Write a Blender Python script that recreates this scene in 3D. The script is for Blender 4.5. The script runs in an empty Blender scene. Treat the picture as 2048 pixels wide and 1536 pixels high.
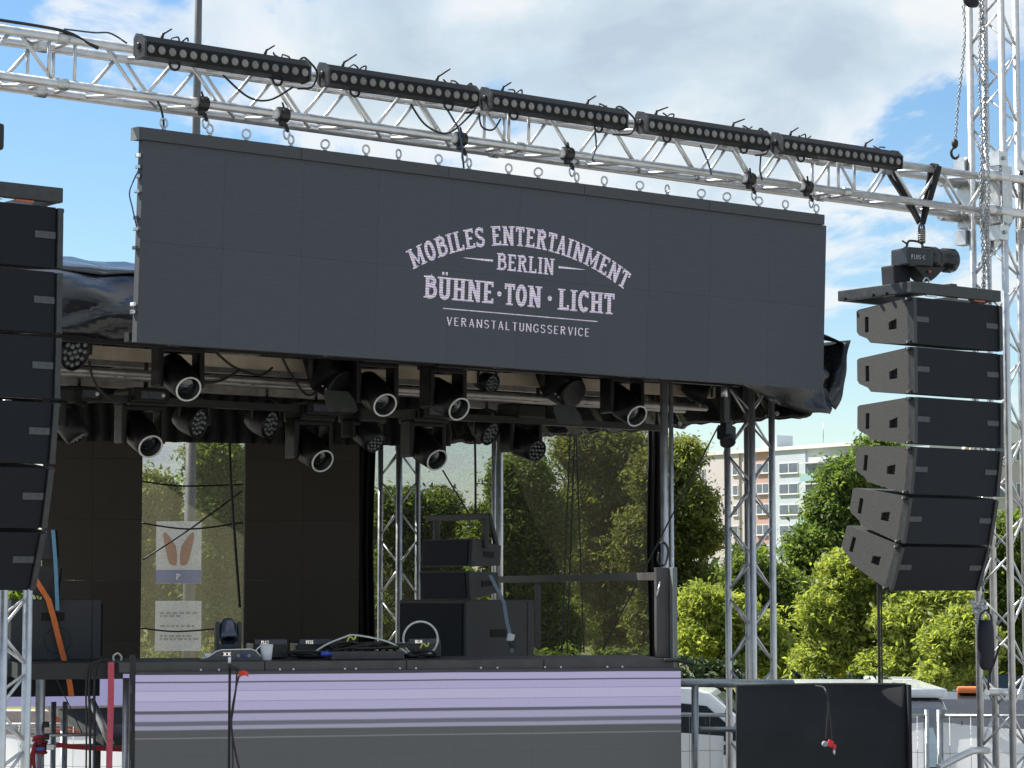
import bpy, bmesh, math, random
import numpy as np
from mathutils import Vector, Matrix, Euler
from mathutils.geometry import tessellate_polygon

random.seed(7)
R = math.radians
scene = bpy.context.scene
COL = scene.collection

# ------------------------------------------------------------------ camera
FPX, EYE = 5000.0, 3.0                       # focal length in pixels of a 2048 wide frame, eye height
PITCH = math.atan(417 / FPX)
cam_d = bpy.data.cameras.new('camera')
cam_d.sensor_width = 36.0
cam_d.lens = 36.0 * FPX / 2048.0
cam_d.clip_start, cam_d.clip_end = 0.1, 5000.0
cam = bpy.data.objects.new('camera', cam_d)
COL.objects.link(cam)
cam.location = (0, 0, EYE)
cam.rotation_euler = (math.pi / 2 + PITCH, 0, 0)
scene.camera = cam

# ------------------------------------------------------------------ sun, sky, exposure
SUN_AZ = Vector((-0.93, 0.36)).normalized()
SUN_EL = R(50)
sun_d = bpy.data.lights.new('sun', 'SUN')
sun_d.energy = 4.2
sun_d.angle = R(0.5)
sun_d.color = (1.0, 0.95, 0.87)
sun = bpy.data.objects.new('sun', sun_d)
COL.objects.link(sun)
to_sun = Vector((SUN_AZ.x * math.cos(SUN_EL), SUN_AZ.y * math.cos(SUN_EL), math.sin(SUN_EL)))
sun.rotation_euler = to_sun.to_track_quat('Z', 'Y').to_euler()
sun.location = (-20, 0, 30)

world = bpy.data.worlds.new('World')
scene.world = world
world.use_nodes = True
nt = world.node_tree
nt.nodes.clear()
def wn(t, **k):
    n = nt.nodes.new(t)
    for a, b in k.items():
        setattr(n, a, b)
    return n
sky = wn('ShaderNodeTexSky', sky_type='NISHITA', sun_disc=False)
sky.sun_elevation = SUN_EL
sky.sun_rotation = math.atan2(SUN_AZ.x, SUN_AZ.y)
sky.air_density = 1.0
sky.dust_density = 0.3
sky.ozone_density = 1.8
tc = wn('ShaderNodeTexCoord')
sep = wn('ShaderNodeSeparateXYZ')
nt.links.new(tc.outputs['Generated'], sep.inputs[0])
def wmath(op, a, b=None, clamp=False):
    n = wn('ShaderNodeMath', operation=op)
    n.use_clamp = clamp
    for i, v in enumerate((a, b)):
        if v is None: continue
        if isinstance(v, (int, float)): n.inputs[i].default_value = v
        else: nt.links.new(v, n.inputs[i])
    return n.outputs[0]
zc = wmath('MAXIMUM', sep.outputs[2], 0.0)
den = wmath('ADD', zc, 0.16)
cx = wmath('DIVIDE', sep.outputs[0], den)
cy = wmath('DIVIDE', sep.outputs[1], den)
comb = wn('ShaderNodeCombineXYZ')
nt.links.new(cx, comb.inputs[0]); nt.links.new(cy, comb.inputs[1])
cmap = wn('ShaderNodeMapping')
cmap.inputs['Location'].default_value = (6.14, 28.23, 3.45)
cmap.inputs['Scale'].default_value = (1.0, 0.62, 1.0)
nt.links.new(comb.outputs[0], cmap.inputs['Vector'])
def wnoise(scale, detail, rough, vec, dist=0.0):
    n = wn('ShaderNodeTexNoise')
    n.inputs['Scale'].default_value = scale
    n.inputs['Detail'].default_value = detail
    n.inputs['Roughness'].default_value = rough
    n.inputs['Distortion'].default_value = dist
    nt.links.new(vec, n.inputs['Vector'])
    return n.outputs['Fac']
n_big = wnoise(1.15, 12.0, 0.56, cmap.outputs[0], 0.35)
n_fine = wnoise(5.5, 10.0, 0.60, cmap.outputs[0], 0.5)
dens = wmath('ADD', wmath('MULTIPLY', n_big, 0.80), wmath('MULTIPLY', n_fine, 0.20))
def wramp(fac, stops, interp='LINEAR'):
    n = wn('ShaderNodeValToRGB')
    n.color_ramp.interpolation = interp
    e = n.color_ramp.elements
    while len(e) < len(stops): e.new(0.5)
    for el, (p, c) in zip(e, stops):
        el.position = p; el.color = (*c, 1) if len(c) == 3 else c
    nt.links.new(fac, n.inputs[0])
    return n.outputs[0]
cover = wramp(dens, [(0.482, (0, 0, 0)), (0.512, (0.80, 0.80, 0.80)), (0.56, (1, 1, 1))])
# cloud body: thin edges glow, thick middles are bluish grey
shade_n = wnoise(2.6, 9.0, 0.55, cmap.outputs[0], 0.3)
body = wramp(wmath('ADD', wmath('MULTIPLY', dens, 0.55), wmath('MULTIPLY', shade_n, 0.45)),
             [(0.40, (4.6, 5.2, 5.6)), (0.455, (5.6, 5.75, 5.8)), (0.505, (5.4, 5.6, 5.7)), (0.55, (4.0, 4.7, 5.2)), (0.61, (3.1, 3.8, 4.5))])
mixc = wn('ShaderNodeMix', data_type='RGBA')
nt.links.new(cover, mixc.inputs['Factor'])
hs_ = wn('ShaderNodeHueSaturation'); hs_.inputs['Saturation'].default_value = 1.22; hs_.inputs['Value'].default_value = 0.92
nt.links.new(sky.outputs[0], hs_.inputs['Color'])
nt.links.new(hs_.outputs[0], mixc.inputs[6])
nt.links.new(body, mixc.inputs[7])
bg = wn('ShaderNodeBackground')
bg.inputs['Strength'].default_value = 0.076
nt.links.new(mixc.outputs[2], bg.inputs['Color'])
wo = wn('ShaderNodeOutputWorld')
nt.links.new(bg.outputs[0], wo.inputs['Surface'])

vs = scene.view_settings
vs.view_transform = 'Standard'
vs.look = 'None'
vs.gamma = 1.0
vs.exposure = 1.15
vs.use_curve_mapping = False
scene.cycles.max_bounces = 8
scene.cycles.transparent_max_bounces = 16
scene.cycles.use_denoising = True
scene.cycles.caustics_reflective = False
scene.cycles.caustics_refractive = False
scene.cycles.sample_clamp_indirect = 6.0

# ------------------------------------------------------------------ picture geometry -> places
def ray(px, py):
    x = (px - 1024) / FPX; y = (768 - py) / FPX
    return Vector((x, math.cos(PITCH) - y * math.sin(PITCH), math.sin(PITCH) + y * math.cos(PITCH)))
def at(px, py, Y):
    d = ray(px, py)
    return Vector((0, 0, EYE)) + d * (Y / d.y)
class Frame:
    """an upright local frame: u along the front, v away from the audience, z up"""
    def __init__(s, o, deg):
        s.o = Vector((o[0], o[1])); s.a = R(deg)
        s.r = Vector((math.cos(s.a), math.sin(s.a))); s.n = Vector((-s.r.y, s.r.x))
    def W(s, u, v, z):
        p = s.o + s.r * u + s.n * v
        return Vector((p.x, p.y, z))
    def hit(s, px, py, v):
        d = ray(px, py); d2 = Vector((d.x, d.y))
        k = (v + s.o.dot(s.n)) / d2.dot(s.n)
        q = d2 * k - s.o
        return Vector((q.dot(s.r), v, EYE + d.z * k))
    def loc(s, p):
        q = Vector((p[0], p[1])) - s.o
        return Vector((q.dot(s.r), q.dot(s.n), p[2]))
FA = Frame(at(273, 684, 13.1), 37.72)        # loudspeaker truss, screen and roof
FB = Frame(at(270, 1340, 15.0), 14.5)        # stage floor and its back wall

# ------------------------------------------------------------------ materials
def material(name, base, rough=0.5, metal=0.0, nscale=0.0, namt=0.0, bump=0.0, bscale=None, spec=0.5,
             emit=None, estr=0.0, dirt=0.0, coat=0.0, ncol=None):
    m = bpy.data.materials.new(name); m.use_nodes = True
    t = m.node_tree; b = t.nodes['Principled BSDF']
    b.inputs['Base Color'].default_value = (*base, 1)
    b.inputs['Roughness'].default_value = rough
    b.inputs['Metallic'].default_value = metal
    b.inputs['Specular IOR Level'].default_value = spec
    b.inputs['Coat Weight'].default_value = coat
    if emit:
        b.inputs['Emission Color'].default_value = (*emit, 1)
        b.inputs['Emission Strength'].default_value = estr
    if nscale:
        c = t.nodes.new('ShaderNodeTexCoord')
        n = t.nodes.new('ShaderNodeTexNoise')
        n.inputs['Scale'].default_value = nscale
        n.inputs['Detail'].default_value = 6
        n.inputs['Roughness'].default_value = 0.65
        t.links.new(c.outputs['Object'], n.inputs['Vector'])
        if namt:
            mx = t.nodes.new('ShaderNodeMix'); mx.data_type = 'RGBA'
            rp = t.nodes.new('ShaderNodeMapRange')
            rp.inputs[1].default_value = 0.3; rp.inputs[2].default_value = 0.7
            t.links.new(n.outputs['Fac'], rp.inputs[0])
            t.links.new(rp.outputs[0], mx.inputs['Factor'])
            lo = tuple(max(0, x * (1 - namt)) for x in base)
            hi = ncol if ncol else tuple(min(1, x * (1 + namt)) for x in base)
            mx.inputs[6].default_value = (*lo, 1); mx.inputs[7].default_value = (*hi, 1)
            t.links.new(mx.outputs[2], b.inputs['Base Color'])
            rr = t.nodes.new('ShaderNodeMapRange')
            rr.inputs[1].default_value = 0.3; rr.inputs[2].default_value = 0.7
            rr.inputs[3].default_value = max(0.05, rough - 0.1); rr.inputs[4].default_value = min(1, rough + 0.12)
            t.links.new(n.outputs['Fac'], rr.inputs[0])
            t.links.new(rr.outputs[0], b.inputs['Roughness'])
        if bump:
            n2 = t.nodes.new('ShaderNodeTexNoise')
            n2.inputs['Scale'].default_value = bscale or nscale
            n2.inputs['Detail'].default_value = 4
            t.links.new(c.outputs['Object'], n2.inputs['Vector'])
            bp = t.nodes.new('ShaderNodeBump')
            bp.inputs['Strength'].default_value = bump
            bp.inputs['Distance'].default_value = 0.01
            t.links.new(n2.outputs['Fac'], bp.inputs['Height'])
            t.links.new(bp.outputs[0], b.inputs['Normal'])
    return m
M = {}
M['alu'] = material('aluminium', (0.60, 0.605, 0.61), 0.36, 0.80, 14, 0.14, 0.05, 60)
M['alu_weld'] = material('aluminium_weld', (0.52, 0.53, 0.53), 0.42, 1.0, 30, 0.2)
M['steel'] = material('galvanised_steel', (0.36, 0.38, 0.39), 0.45, 0.9, 22, 0.2, 0.05)
M['zinc'] = material('bright_zinc', (0.52, 0.54, 0.56), 0.3, 1.0, 30, 0.15)
M['black'] = material('black_metal', (0.010, 0.0105, 0.0115), 0.5, 0.0, 40, 0.35)
M['black_gloss'] = material('black_plastic', (0.014, 0.015, 0.017), 0.32, 0.0, 20, 0.3)
M['cable'] = material('cable_rubber', (0.012, 0.012, 0.013), 0.55, 0.0, 60, 0.3)
M['cable_blue'] = material('cable_blue', (0.03, 0.06, 0.12), 0.5, 0.0, 60, 0.3)
M['cable_white'] = material('cable_pale', (0.55, 0.57, 0.52), 0.5, 0.0, 60, 0.2)
M['cabinet'] = material('textured_cabinet_paint', (0.054, 0.054, 0.054), 0.7, 0.0, 110, 0.35, 0.35, 190, spec=0.3)
M['grille'] = material('speaker_grille', (0.010, 0.0125, 0.018), 0.6, 0.0, 220, 0.5, 0.4, 320, spec=0.2)
M['badge'] = material('grey_badge', (0.058, 0.066, 0.075), 0.5, 0.2, 40, 0.25)
M['hole'] = material('inside_handle', (0.008, 0.008, 0.008), 0.8, 0.0, 10, 0.3)
M['header'] = material('screen_header_paint', (0.044, 0.049, 0.057), 0.6, 0.0, 25, 0.2)
M['flybar'] = material('grey_flybar_paint', (0.034, 0.037, 0.041), 0.45, 0.2, 25, 0.35)
M['lens_grey'] = material('frosted_lens', (0.19, 0.175, 0.16), 0.25, 0.0, 90, 0.25, spec=0.6)
M['bar_housing'] = material('lamp_bar_housing', (0.006, 0.0065, 0.0075), 0.45, 0.0, 30, 0.4, spec=0.2)
M['glass_dark'] = material('lens_glass', (0.01, 0.016, 0.018), 0.06, 0.0, 3, 0.4, spec=0.8, coat=1.0)
M['ring'] = material('pale_lens_ring', (0.80, 0.82, 0.80), 0.35, 0.0, 40, 0.15)
M['head'] = material('moving_head_plastic', (0.007, 0.007, 0.008), 0.42, 0.0, 25, 0.4, spec=0.3)
M['led_lens'] = material('small_led_lens', (0.16, 0.18, 0.19), 0.15, 0.0, 50, 0.4, spec=0.8)
M['flap'] = material('grey_barn_door', (0.075, 0.085, 0.080), 0.6, 0.0, 14, 0.2)
M['beige'] = material('pale_roof_beam', (0.58, 0.50, 0.39), 0.5, 0.2, 5, 0.25)
M['roof_metal'] = material('roof_profile', (0.34, 0.32, 0.30), 0.4, 0.6, 8, 0.3)
M['deck'] = material('stage_plywood', (0.035, 0.032, 0.032), 0.55, 0.0, 6, 0.4, 0.2)
M['fascia'] = material('deck_edge_profile', (0.060, 0.055, 0.056), 0.5, 0.1, 9, 0.4)
M['back_led'] = material('unlit_led_tile', (0.044, 0.037, 0.030), 0.75, 0.0, 160, 0.45, 0.3, 240)
M['drape'] = material('black_drape', (0.007, 0.007, 0.008), 0.9, 0.0, 8, 0.4, 0.2)
M['orange'] = material('orange_strap', (0.80, 0.20, 0.045), 0.7, 0.0, 60, 0.2)
M['blue_strap'] = material('blue_strap', (0.16, 0.36, 0.52), 0.7, 0.0, 60, 0.2)
M['pink_strap'] = material('faded_red_strap', (0.52, 0.085, 0.12), 0.75, 0.0, 50, 0.25)
M['red_strap'] = material('dark_red_strap', (0.26, 0.015, 0.022), 0.75, 0.0, 40, 0.3)
M['red'] = material('red_plastic', (0.55, 0.02, 0.03), 0.4, 0.0, 40, 0.2)
M['blue'] = material('blue_plastic', (0.03, 0.06, 0.42), 0.4, 0.0, 40, 0.2)
M['white'] = material('white_plastic', (0.72, 0.73, 0.74), 0.4, 0.0, 20, 0.08)
M['white_paint'] = material('white_car_paint', (0.72, 0.74, 0.75), 0.25, 0.0, 4, 0.06, coat=0.6)
M['dark_paint'] = material('dark_car_paint', (0.03, 0.035, 0.045), 0.25, 0.0, 4, 0.2, coat=0.8)
M['car_glass'] = material('car_glass', (0.10, 0.14, 0.17), 0.08, 0.0, 2, 0.25, spec=0.8)
M['car_glass_dark'] = material('dark_car_glass', (0.02, 0.026, 0.03), 0.08, 0.0, 2, 0.3, spec=0.6)
M['tyre'] = material('tyre', (0.02, 0.02, 0.02), 0.8, 0.0, 20, 0.3)
M['post'] = material('weathered_post', (0.13, 0.135, 0.14), 0.6, 0.3, 9, 0.2)
M['bark'] = material('bark', (0.075, 0.058, 0.045), 0.9, 0.0, 12, 0.5, 0.6, 30)
M['cover'] = material('matt_black_cover', (0.026, 0.028, 0.031), 0.85, 0.0, 4, 0.2, 0.05, 20, spec=0.15)
M['grey_post'] = material('grey_painted_post', (0.15, 0.165, 0.165), 0.5, 0.1, 10, 0.2)
M['sling'] = material('black_sling', (0.010, 0.011, 0.012), 0.85, 0.0, 70, 0.4, 0.3)
M['bag'] = material('chain_bag', (0.012, 0.014, 0.022), 0.7, 0.0, 14, 0.4, 0.3)
M['brass'] = material('worn_chain_stop', (0.16, 0.14, 0.10), 0.5, 0.6, 50, 0.4)
M['rust'] = material('rust_red_steel', (0.36, 0.10, 0.05), 0.7, 0.0, 6, 0.3)
M['concrete'] = material('concrete', (0.36, 0.34, 0.31), 0.85, 0.0, 5, 0.25, 0.4, 40)
M['chalk'] = material('pale_limestone', (0.62, 0.58, 0.50), 0.9, 0.0, 9, 0.3, 0.7, 14)
M['asphalt'] = material('asphalt', (0.055, 0.055, 0.058), 0.9, 0.0, 3, 0.3, 0.4, 60)
M['paving'] = material('pale_paving', (0.27, 0.26, 0.245), 0.9, 0.0, 2.5, 0.2, 0.4, 30)
M['turf'] = material('summer_grass', (0.10, 0.13, 0.04), 0.95, 0.0, 0.35, 0.45, 0.5, 20, ncol=(0.26, 0.24, 0.07))
M['sign_white'] = material('sign_white', (0.62, 0.63, 0.64), 0.5, 0.0, 8, 0.1)
M['sign_blue'] = material('sign_blue', (0.05, 0.10, 0.36), 0.5, 0.0, 8, 0.1)
M['sign_red'] = material('sign_brown_red', (0.30, 0.085, 0.075), 0.5, 0.0, 8, 0.12)
M['sign_grey'] = material('sign_grey_print', (0.26, 0.28, 0.30), 0.6, 0.0, 8, 0.1)
M['print'] = material('pale_print', (0.42, 0.45, 0.48), 0.6, 0.0, 40, 0.25)
M['warm_screen'] = material('small_display', (0.05, 0.05, 0.05), 0.3, 0, emit=(0.9, 0.85, 0.78), estr=0.45)
M['display_grey'] = material('player_display', (0.055, 0.06, 0.075), 0.3, 0.0, 20, 0.2)
M['camera_blue'] = material('blue_grey_shell', (0.05, 0.062, 0.10), 0.3, 0.0, 12, 0.15, coat=0.3)

def tree_nodes(m):
    return m.node_tree, m.node_tree.nodes['Principled BSDF']

# glossy roof tarpaulin
m = material('black_tarpaulin', (0.009, 0.010, 0.012), 0.22, 0.0, 5, 0.3, 0.2, 7, spec=0.6); M['tarp'] = m

# dark LED tile: a fine row structure of pixels
m = material('led_tile_face', (0.057, 0.065, 0.078), 0.62, 0.0, 120, 0.1, spec=0.35); M['led'] = m
t, b = tree_nodes(m)
c = t.nodes.new('ShaderNodeTexCoord')
w1 = t.nodes.new('ShaderNodeTexWave'); w1.wave_type = 'BANDS'; w1.bands_direction = 'Z'
w1.inputs['Scale'].default_value = 26.0; w1.inputs['Distortion'].default_value = 1.6; w1.inputs['Detail'].default_value = 1.5
w1.inputs['Detail Scale'].default_value = 0.6
t.links.new(c.outputs['Object'], w1.inputs['Vector'])
bp = t.nodes.new('ShaderNodeBump'); bp.inputs['Strength'].default_value = 0.13; bp.inputs['Distance'].default_value = 0.004
t.links.new(w1.outputs['Fac'], bp.inputs['Height'])
t.links.new(bp.outputs[0], b.inputs['Normal'])

def vary_per_object(m, lo, hi):
    t, b = tree_nodes(m); oi = t.nodes.new('ShaderNodeObjectInfo'); mr = t.nodes.new('ShaderNodeMapRange')
    mr.inputs[3].default_value = lo; mr.inputs[4].default_value = hi
    t.links.new(oi.outputs['Random'], mr.inputs[0])
    mx = t.nodes.new('ShaderNodeMix'); mx.data_type = 'RGBA'; mx.blend_type = 'MULTIPLY'; mx.inputs[0].default_value = 1.0
    src = b.inputs['Base Color'].links[0].from_socket if b.inputs['Base Color'].links else None
    if src: t.links.new(src, mx.inputs[6])
    else: mx.inputs[6].default_value = b.inputs['Base Color'].default_value
    t.links.new(mr.outputs[0], mx.inputs[7]); t.links.new(mx.outputs[2], b.inputs['Base Color'])
vary_per_object(M['led'], 0.975, 1.025)
vary_per_object(M['back_led'], 0.85, 1.1)
vary_per_object(M['grille'], 0.85, 1.25)
vary_per_object(M['lens_grey'], 0.7, 1.2)

# lit letters on the screen: rows of pixels
m = material('lit_led_letters', (0.05, 0.05, 0.05), 0.6, 0.0); M['lit'] = m
t, b = tree_nodes(m)
g = t.nodes.new('ShaderNodeNewGeometry')
w1 = t.nodes.new('ShaderNodeTexWave'); w1.wave_type = 'BANDS'; w1.bands_direction = 'Z'
w1.inputs['Scale'].default_value = 22.0; w1.inputs['Distortion'].default_value = 2.5; w1.inputs['Detail'].default_value = 2
t.links.new(g.outputs['Position'], w1.inputs['Vector'])
n1 = t.nodes.new('ShaderNodeTexNoise'); n1.inputs['Scale'].default_value = 60.0; n1.inputs['Detail'].default_value = 3
t.links.new(g.outputs['Position'], n1.inputs['Vector'])
rp = t.nodes.new('ShaderNodeValToRGB')
rp.color_ramp.elements[0].position = 0.35; rp.color_ramp.elements[0].color = (0.42, 0.38, 0.58, 1)
rp.color_ramp.elements[1].position = 0.65; rp.color_ramp.elements[1].color = (0.62, 0.56, 0.60, 1)
t.links.new(n1.outputs['Fac'], rp.inputs[0])
t.links.new(rp.outputs[0], b.inputs['Emission Color'])
mr = t.nodes.new('ShaderNodeMapRange'); mr.inputs[3].default_value = 0.24; mr.inputs[4].default_value = 0.50
t.links.new(w1.outputs['Fac'], mr.inputs[0])
t.links.new(mr.outputs[0], b.inputs['Emission Strength'])

# front LED wall shows horizontal lilac stripes
def stripe_material(name, ztop, stops, strength):
    m = material(name, (0.045, 0.047, 0.05), 0.6, 0.0, spec=0.3)
    t, b = tree_nodes(m)
    g = t.nodes.new('ShaderNodeNewGeometry'); s = t.nodes.new('ShaderNodeSeparateXYZ')
    t.links.new(g.outputs['Position'], s.inputs[0])
    nz = t.nodes.new('ShaderNodeTexNoise'); nz.inputs['Scale'].default_value = 1.3; nz.inputs['Detail'].default_value = 2
    t.links.new(g.outputs['Position'], nz.inputs['Vector'])
    wob = t.nodes.new('ShaderNodeMath'); wob.operation = 'MULTIPLY_ADD'
    t.links.new(nz.outputs['Fac'], wob.inputs[0]); wob.inputs[1].default_value = 0.008
    t.links.new(s.outputs[2], wob.inputs[2])
    mr = t.nodes.new('ShaderNodeMapRange')
    mr.inputs[1].default_value = ztop + 0.004; mr.inputs[2].default_value = ztop + 0.004 - 0.6
    t.links.new(wob.outputs[0], mr.inputs[0])
    rp = t.nodes.new('ShaderNodeValToRGB')
    e = rp.color_ramp.elements
    while len(e) < len(stops): e.new(0.5)
    for el, (p, cc) in zip(e, stops): el.position = p / 0.6; el.color = (*cc, 1)
    t.links.new(mr.outputs[0], rp.inputs[0])
    t.links.new(rp.outputs[0], b.inputs['Emission Color'])
    n2 = t.nodes.new('ShaderNodeTexNoise'); n2.inputs['Scale'].default_value = 150; n2.inputs['Detail'].default_value = 2
    t.links.new(g.outputs['Position'], n2.inputs['Vector'])
    m2 = t.nodes.new('ShaderNodeMapRange'); m2.inputs[3].default_value = strength * 0.85; m2.inputs[4].default_value = strength * 1.15
    t.links.new(n2.outputs['Fac'], m2.inputs[0])
    t.links.new(m2.outputs[0], b.inputs['Emission Strength'])
    return m
LI, LI2, DK, GR, BK = (0.30, 0.285, 0.44), (0.34, 0.325, 0.47), (0.06, 0.06, 0.085), (0.050, 0.052, 0.054), (0.012, 0.013, 0.015)
MD, L3 = (0.17, 0.16, 0.27), (0.27, 0.26, 0.38)
SEG = [(0, .024, BK), (.026, .064, LI), (.066, .073, DK), (.075, .119, LI), (.1205, .1225, MD), (.124, .180, LI2), (.1815, .184, MD), (.1855, .235, LI),
       (.240, .253, DK), (.261, .295, L3), (.304, .323, (0.085, 0.085, 0.115)), (.330, .346, (0.23, 0.225, 0.31)), (.354, .394, GR), (.3965, .401, (0.12, 0.12, 0.14)), (.404, .6, (0.045, 0.047, 0.050))]
M['stripes'] = stripe_material('striped_led_picture', 2.535, [st for a_, b_, c_ in SEG for st in ((a_, c_), (b_, c_))], 0.50)

# mesh scrim: woven cloth that lets most light through
def scrim(name, fac, colr):
    m = bpy.data.materials.new(name); m.use_nodes = True
    t = m.node_tree; t.nodes.clear()
    o = t.nodes.new('ShaderNodeOutputMaterial'); mx = t.nodes.new('ShaderNodeMixShader')
    tr = t.nodes.new('ShaderNodeBsdfTransparent'); df = t.nodes.new('ShaderNodeBsdfDiffuse'); tl = t.nodes.new('ShaderNodeBsdfTranslucent')
    m2 = t.nodes.new('ShaderNodeMixShader'); m2.inputs[0].default_value = 0.5
    df.inputs[0].default_value = (*colr, 1); tl.inputs[0].default_value = (*colr, 1)
    c = t.nodes.new('ShaderNodeTexCoord'); n = t.nodes.new('ShaderNodeTexNoise')
    n.inputs['Scale'].default_value = 55; n.inputs['Detail'].default_value = 5; n.inputs['Roughness'].default_value = 0.8
    t.links.new(c.outputs['Object'], n.inputs['Vector'])
    mr = t.nodes.new('ShaderNodeMapRange'); mr.inputs[1].default_value = 0.3; mr.inputs[2].default_value = 0.7
    mr.inputs[3].default_value = fac - 0.12; mr.inputs[4].default_value = fac + 0.12
    t.links.new(n.outputs['Fac'], mr.inputs[0]); t.links.new(mr.outputs[0], mx.inputs[0])
    t.links.new(df.outputs[0], m2.inputs[1]); t.links.new(tl.outputs[0], m2.inputs[2])
    t.links.new(tr.outputs[0], mx.inputs[1]); t.links.new(m2.outputs[0], mx.inputs[2])
    t.links.new(mx.outputs[0], o.inputs[0])
    return m
M['scrim'] = scrim('black_mesh_scrim', 0.55, (0.035, 0.033, 0.024))
M['scrim_lit'] = scrim('sunlit_mesh_scrim', 0.52, (0.21, 0.20, 0.13))  # same kind of mesh, the sunlight on it put into a paler colour

# foliage
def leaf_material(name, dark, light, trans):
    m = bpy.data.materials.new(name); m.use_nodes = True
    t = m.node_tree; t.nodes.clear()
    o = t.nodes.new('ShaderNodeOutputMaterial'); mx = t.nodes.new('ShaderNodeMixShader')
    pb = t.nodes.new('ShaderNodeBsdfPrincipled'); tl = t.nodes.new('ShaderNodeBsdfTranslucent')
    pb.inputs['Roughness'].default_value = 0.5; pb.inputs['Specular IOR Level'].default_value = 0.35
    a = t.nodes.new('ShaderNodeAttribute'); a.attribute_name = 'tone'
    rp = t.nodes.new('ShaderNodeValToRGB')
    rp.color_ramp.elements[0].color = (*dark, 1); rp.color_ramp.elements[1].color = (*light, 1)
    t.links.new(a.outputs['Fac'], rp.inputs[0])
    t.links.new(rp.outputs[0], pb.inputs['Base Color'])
    br = t.nodes.new('ShaderNodeMix'); br.data_type = 'RGBA'; br.blend_type = 'MULTIPLY'; br.inputs[0].default_value = 1
    t.links.new(rp.outputs[0], br.inputs[6]); br.inputs[7].default_value = (1.5, 1.55, 0.7, 1)
    t.links.new(br.outputs[2], tl.inputs[0])
    mx.inputs[0].default_value = trans
    t.links.new(pb.outputs[0], mx.inputs[1]); t.links.new(tl.outputs[0], mx.inputs[2])
    t.links.new(mx.outputs[0], o.inputs[0])
    return m
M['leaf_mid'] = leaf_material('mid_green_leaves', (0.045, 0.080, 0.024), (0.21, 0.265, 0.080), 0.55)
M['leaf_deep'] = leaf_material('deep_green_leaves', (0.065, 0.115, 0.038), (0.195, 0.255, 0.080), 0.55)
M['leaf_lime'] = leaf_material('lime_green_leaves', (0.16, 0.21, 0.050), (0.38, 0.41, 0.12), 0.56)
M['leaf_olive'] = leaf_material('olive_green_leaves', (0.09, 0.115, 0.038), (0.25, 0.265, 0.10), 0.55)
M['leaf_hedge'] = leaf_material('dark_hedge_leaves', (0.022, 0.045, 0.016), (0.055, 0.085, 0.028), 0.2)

# translucent white fence tarpaulin
m = bpy.data.materials.new('white_fence_tarp'); m.use_nodes = True; M['fence_tarp'] = m
t = m.node_tree; b = t.nodes['Principled BSDF']
b.inputs['Base Color'].default_value = (0.86, 0.865, 0.87, 1); b.inputs['Roughness'].default_value = 0.55
tl = t.nodes.new('ShaderNodeBsdfTranslucent'); tl.inputs[0].default_value = (0.85, 0.86, 0.86, 1)
mx = t.nodes.new('ShaderNodeMixShader'); mx.inputs[0].default_value = 0.55
t.links.new(b.outputs[0], mx.inputs[1]); t.links.new(tl.outputs[0], mx.inputs[2])
t.links.new(mx.outputs[0], t.nodes['Material Output'].inputs[0])
c = t.nodes.new('ShaderNodeTexCoord'); n = t.nodes.new('ShaderNodeTexNoise'); n.inputs['Scale'].default_value = 4; n.inputs['Detail'].default_value = 5
t.links.new(c.outputs['Object'], n.inputs['Vector'])
bp = t.nodes.new('ShaderNodeBump'); bp.inputs['Strength'].default_value = 0.35; bp.inputs['Distance'].default_value = 0.05
t.links.new(n.outputs['Fac'], bp.inputs['Height']); t.links.new(bp.outputs[0], b.inputs['Normal'])

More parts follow.
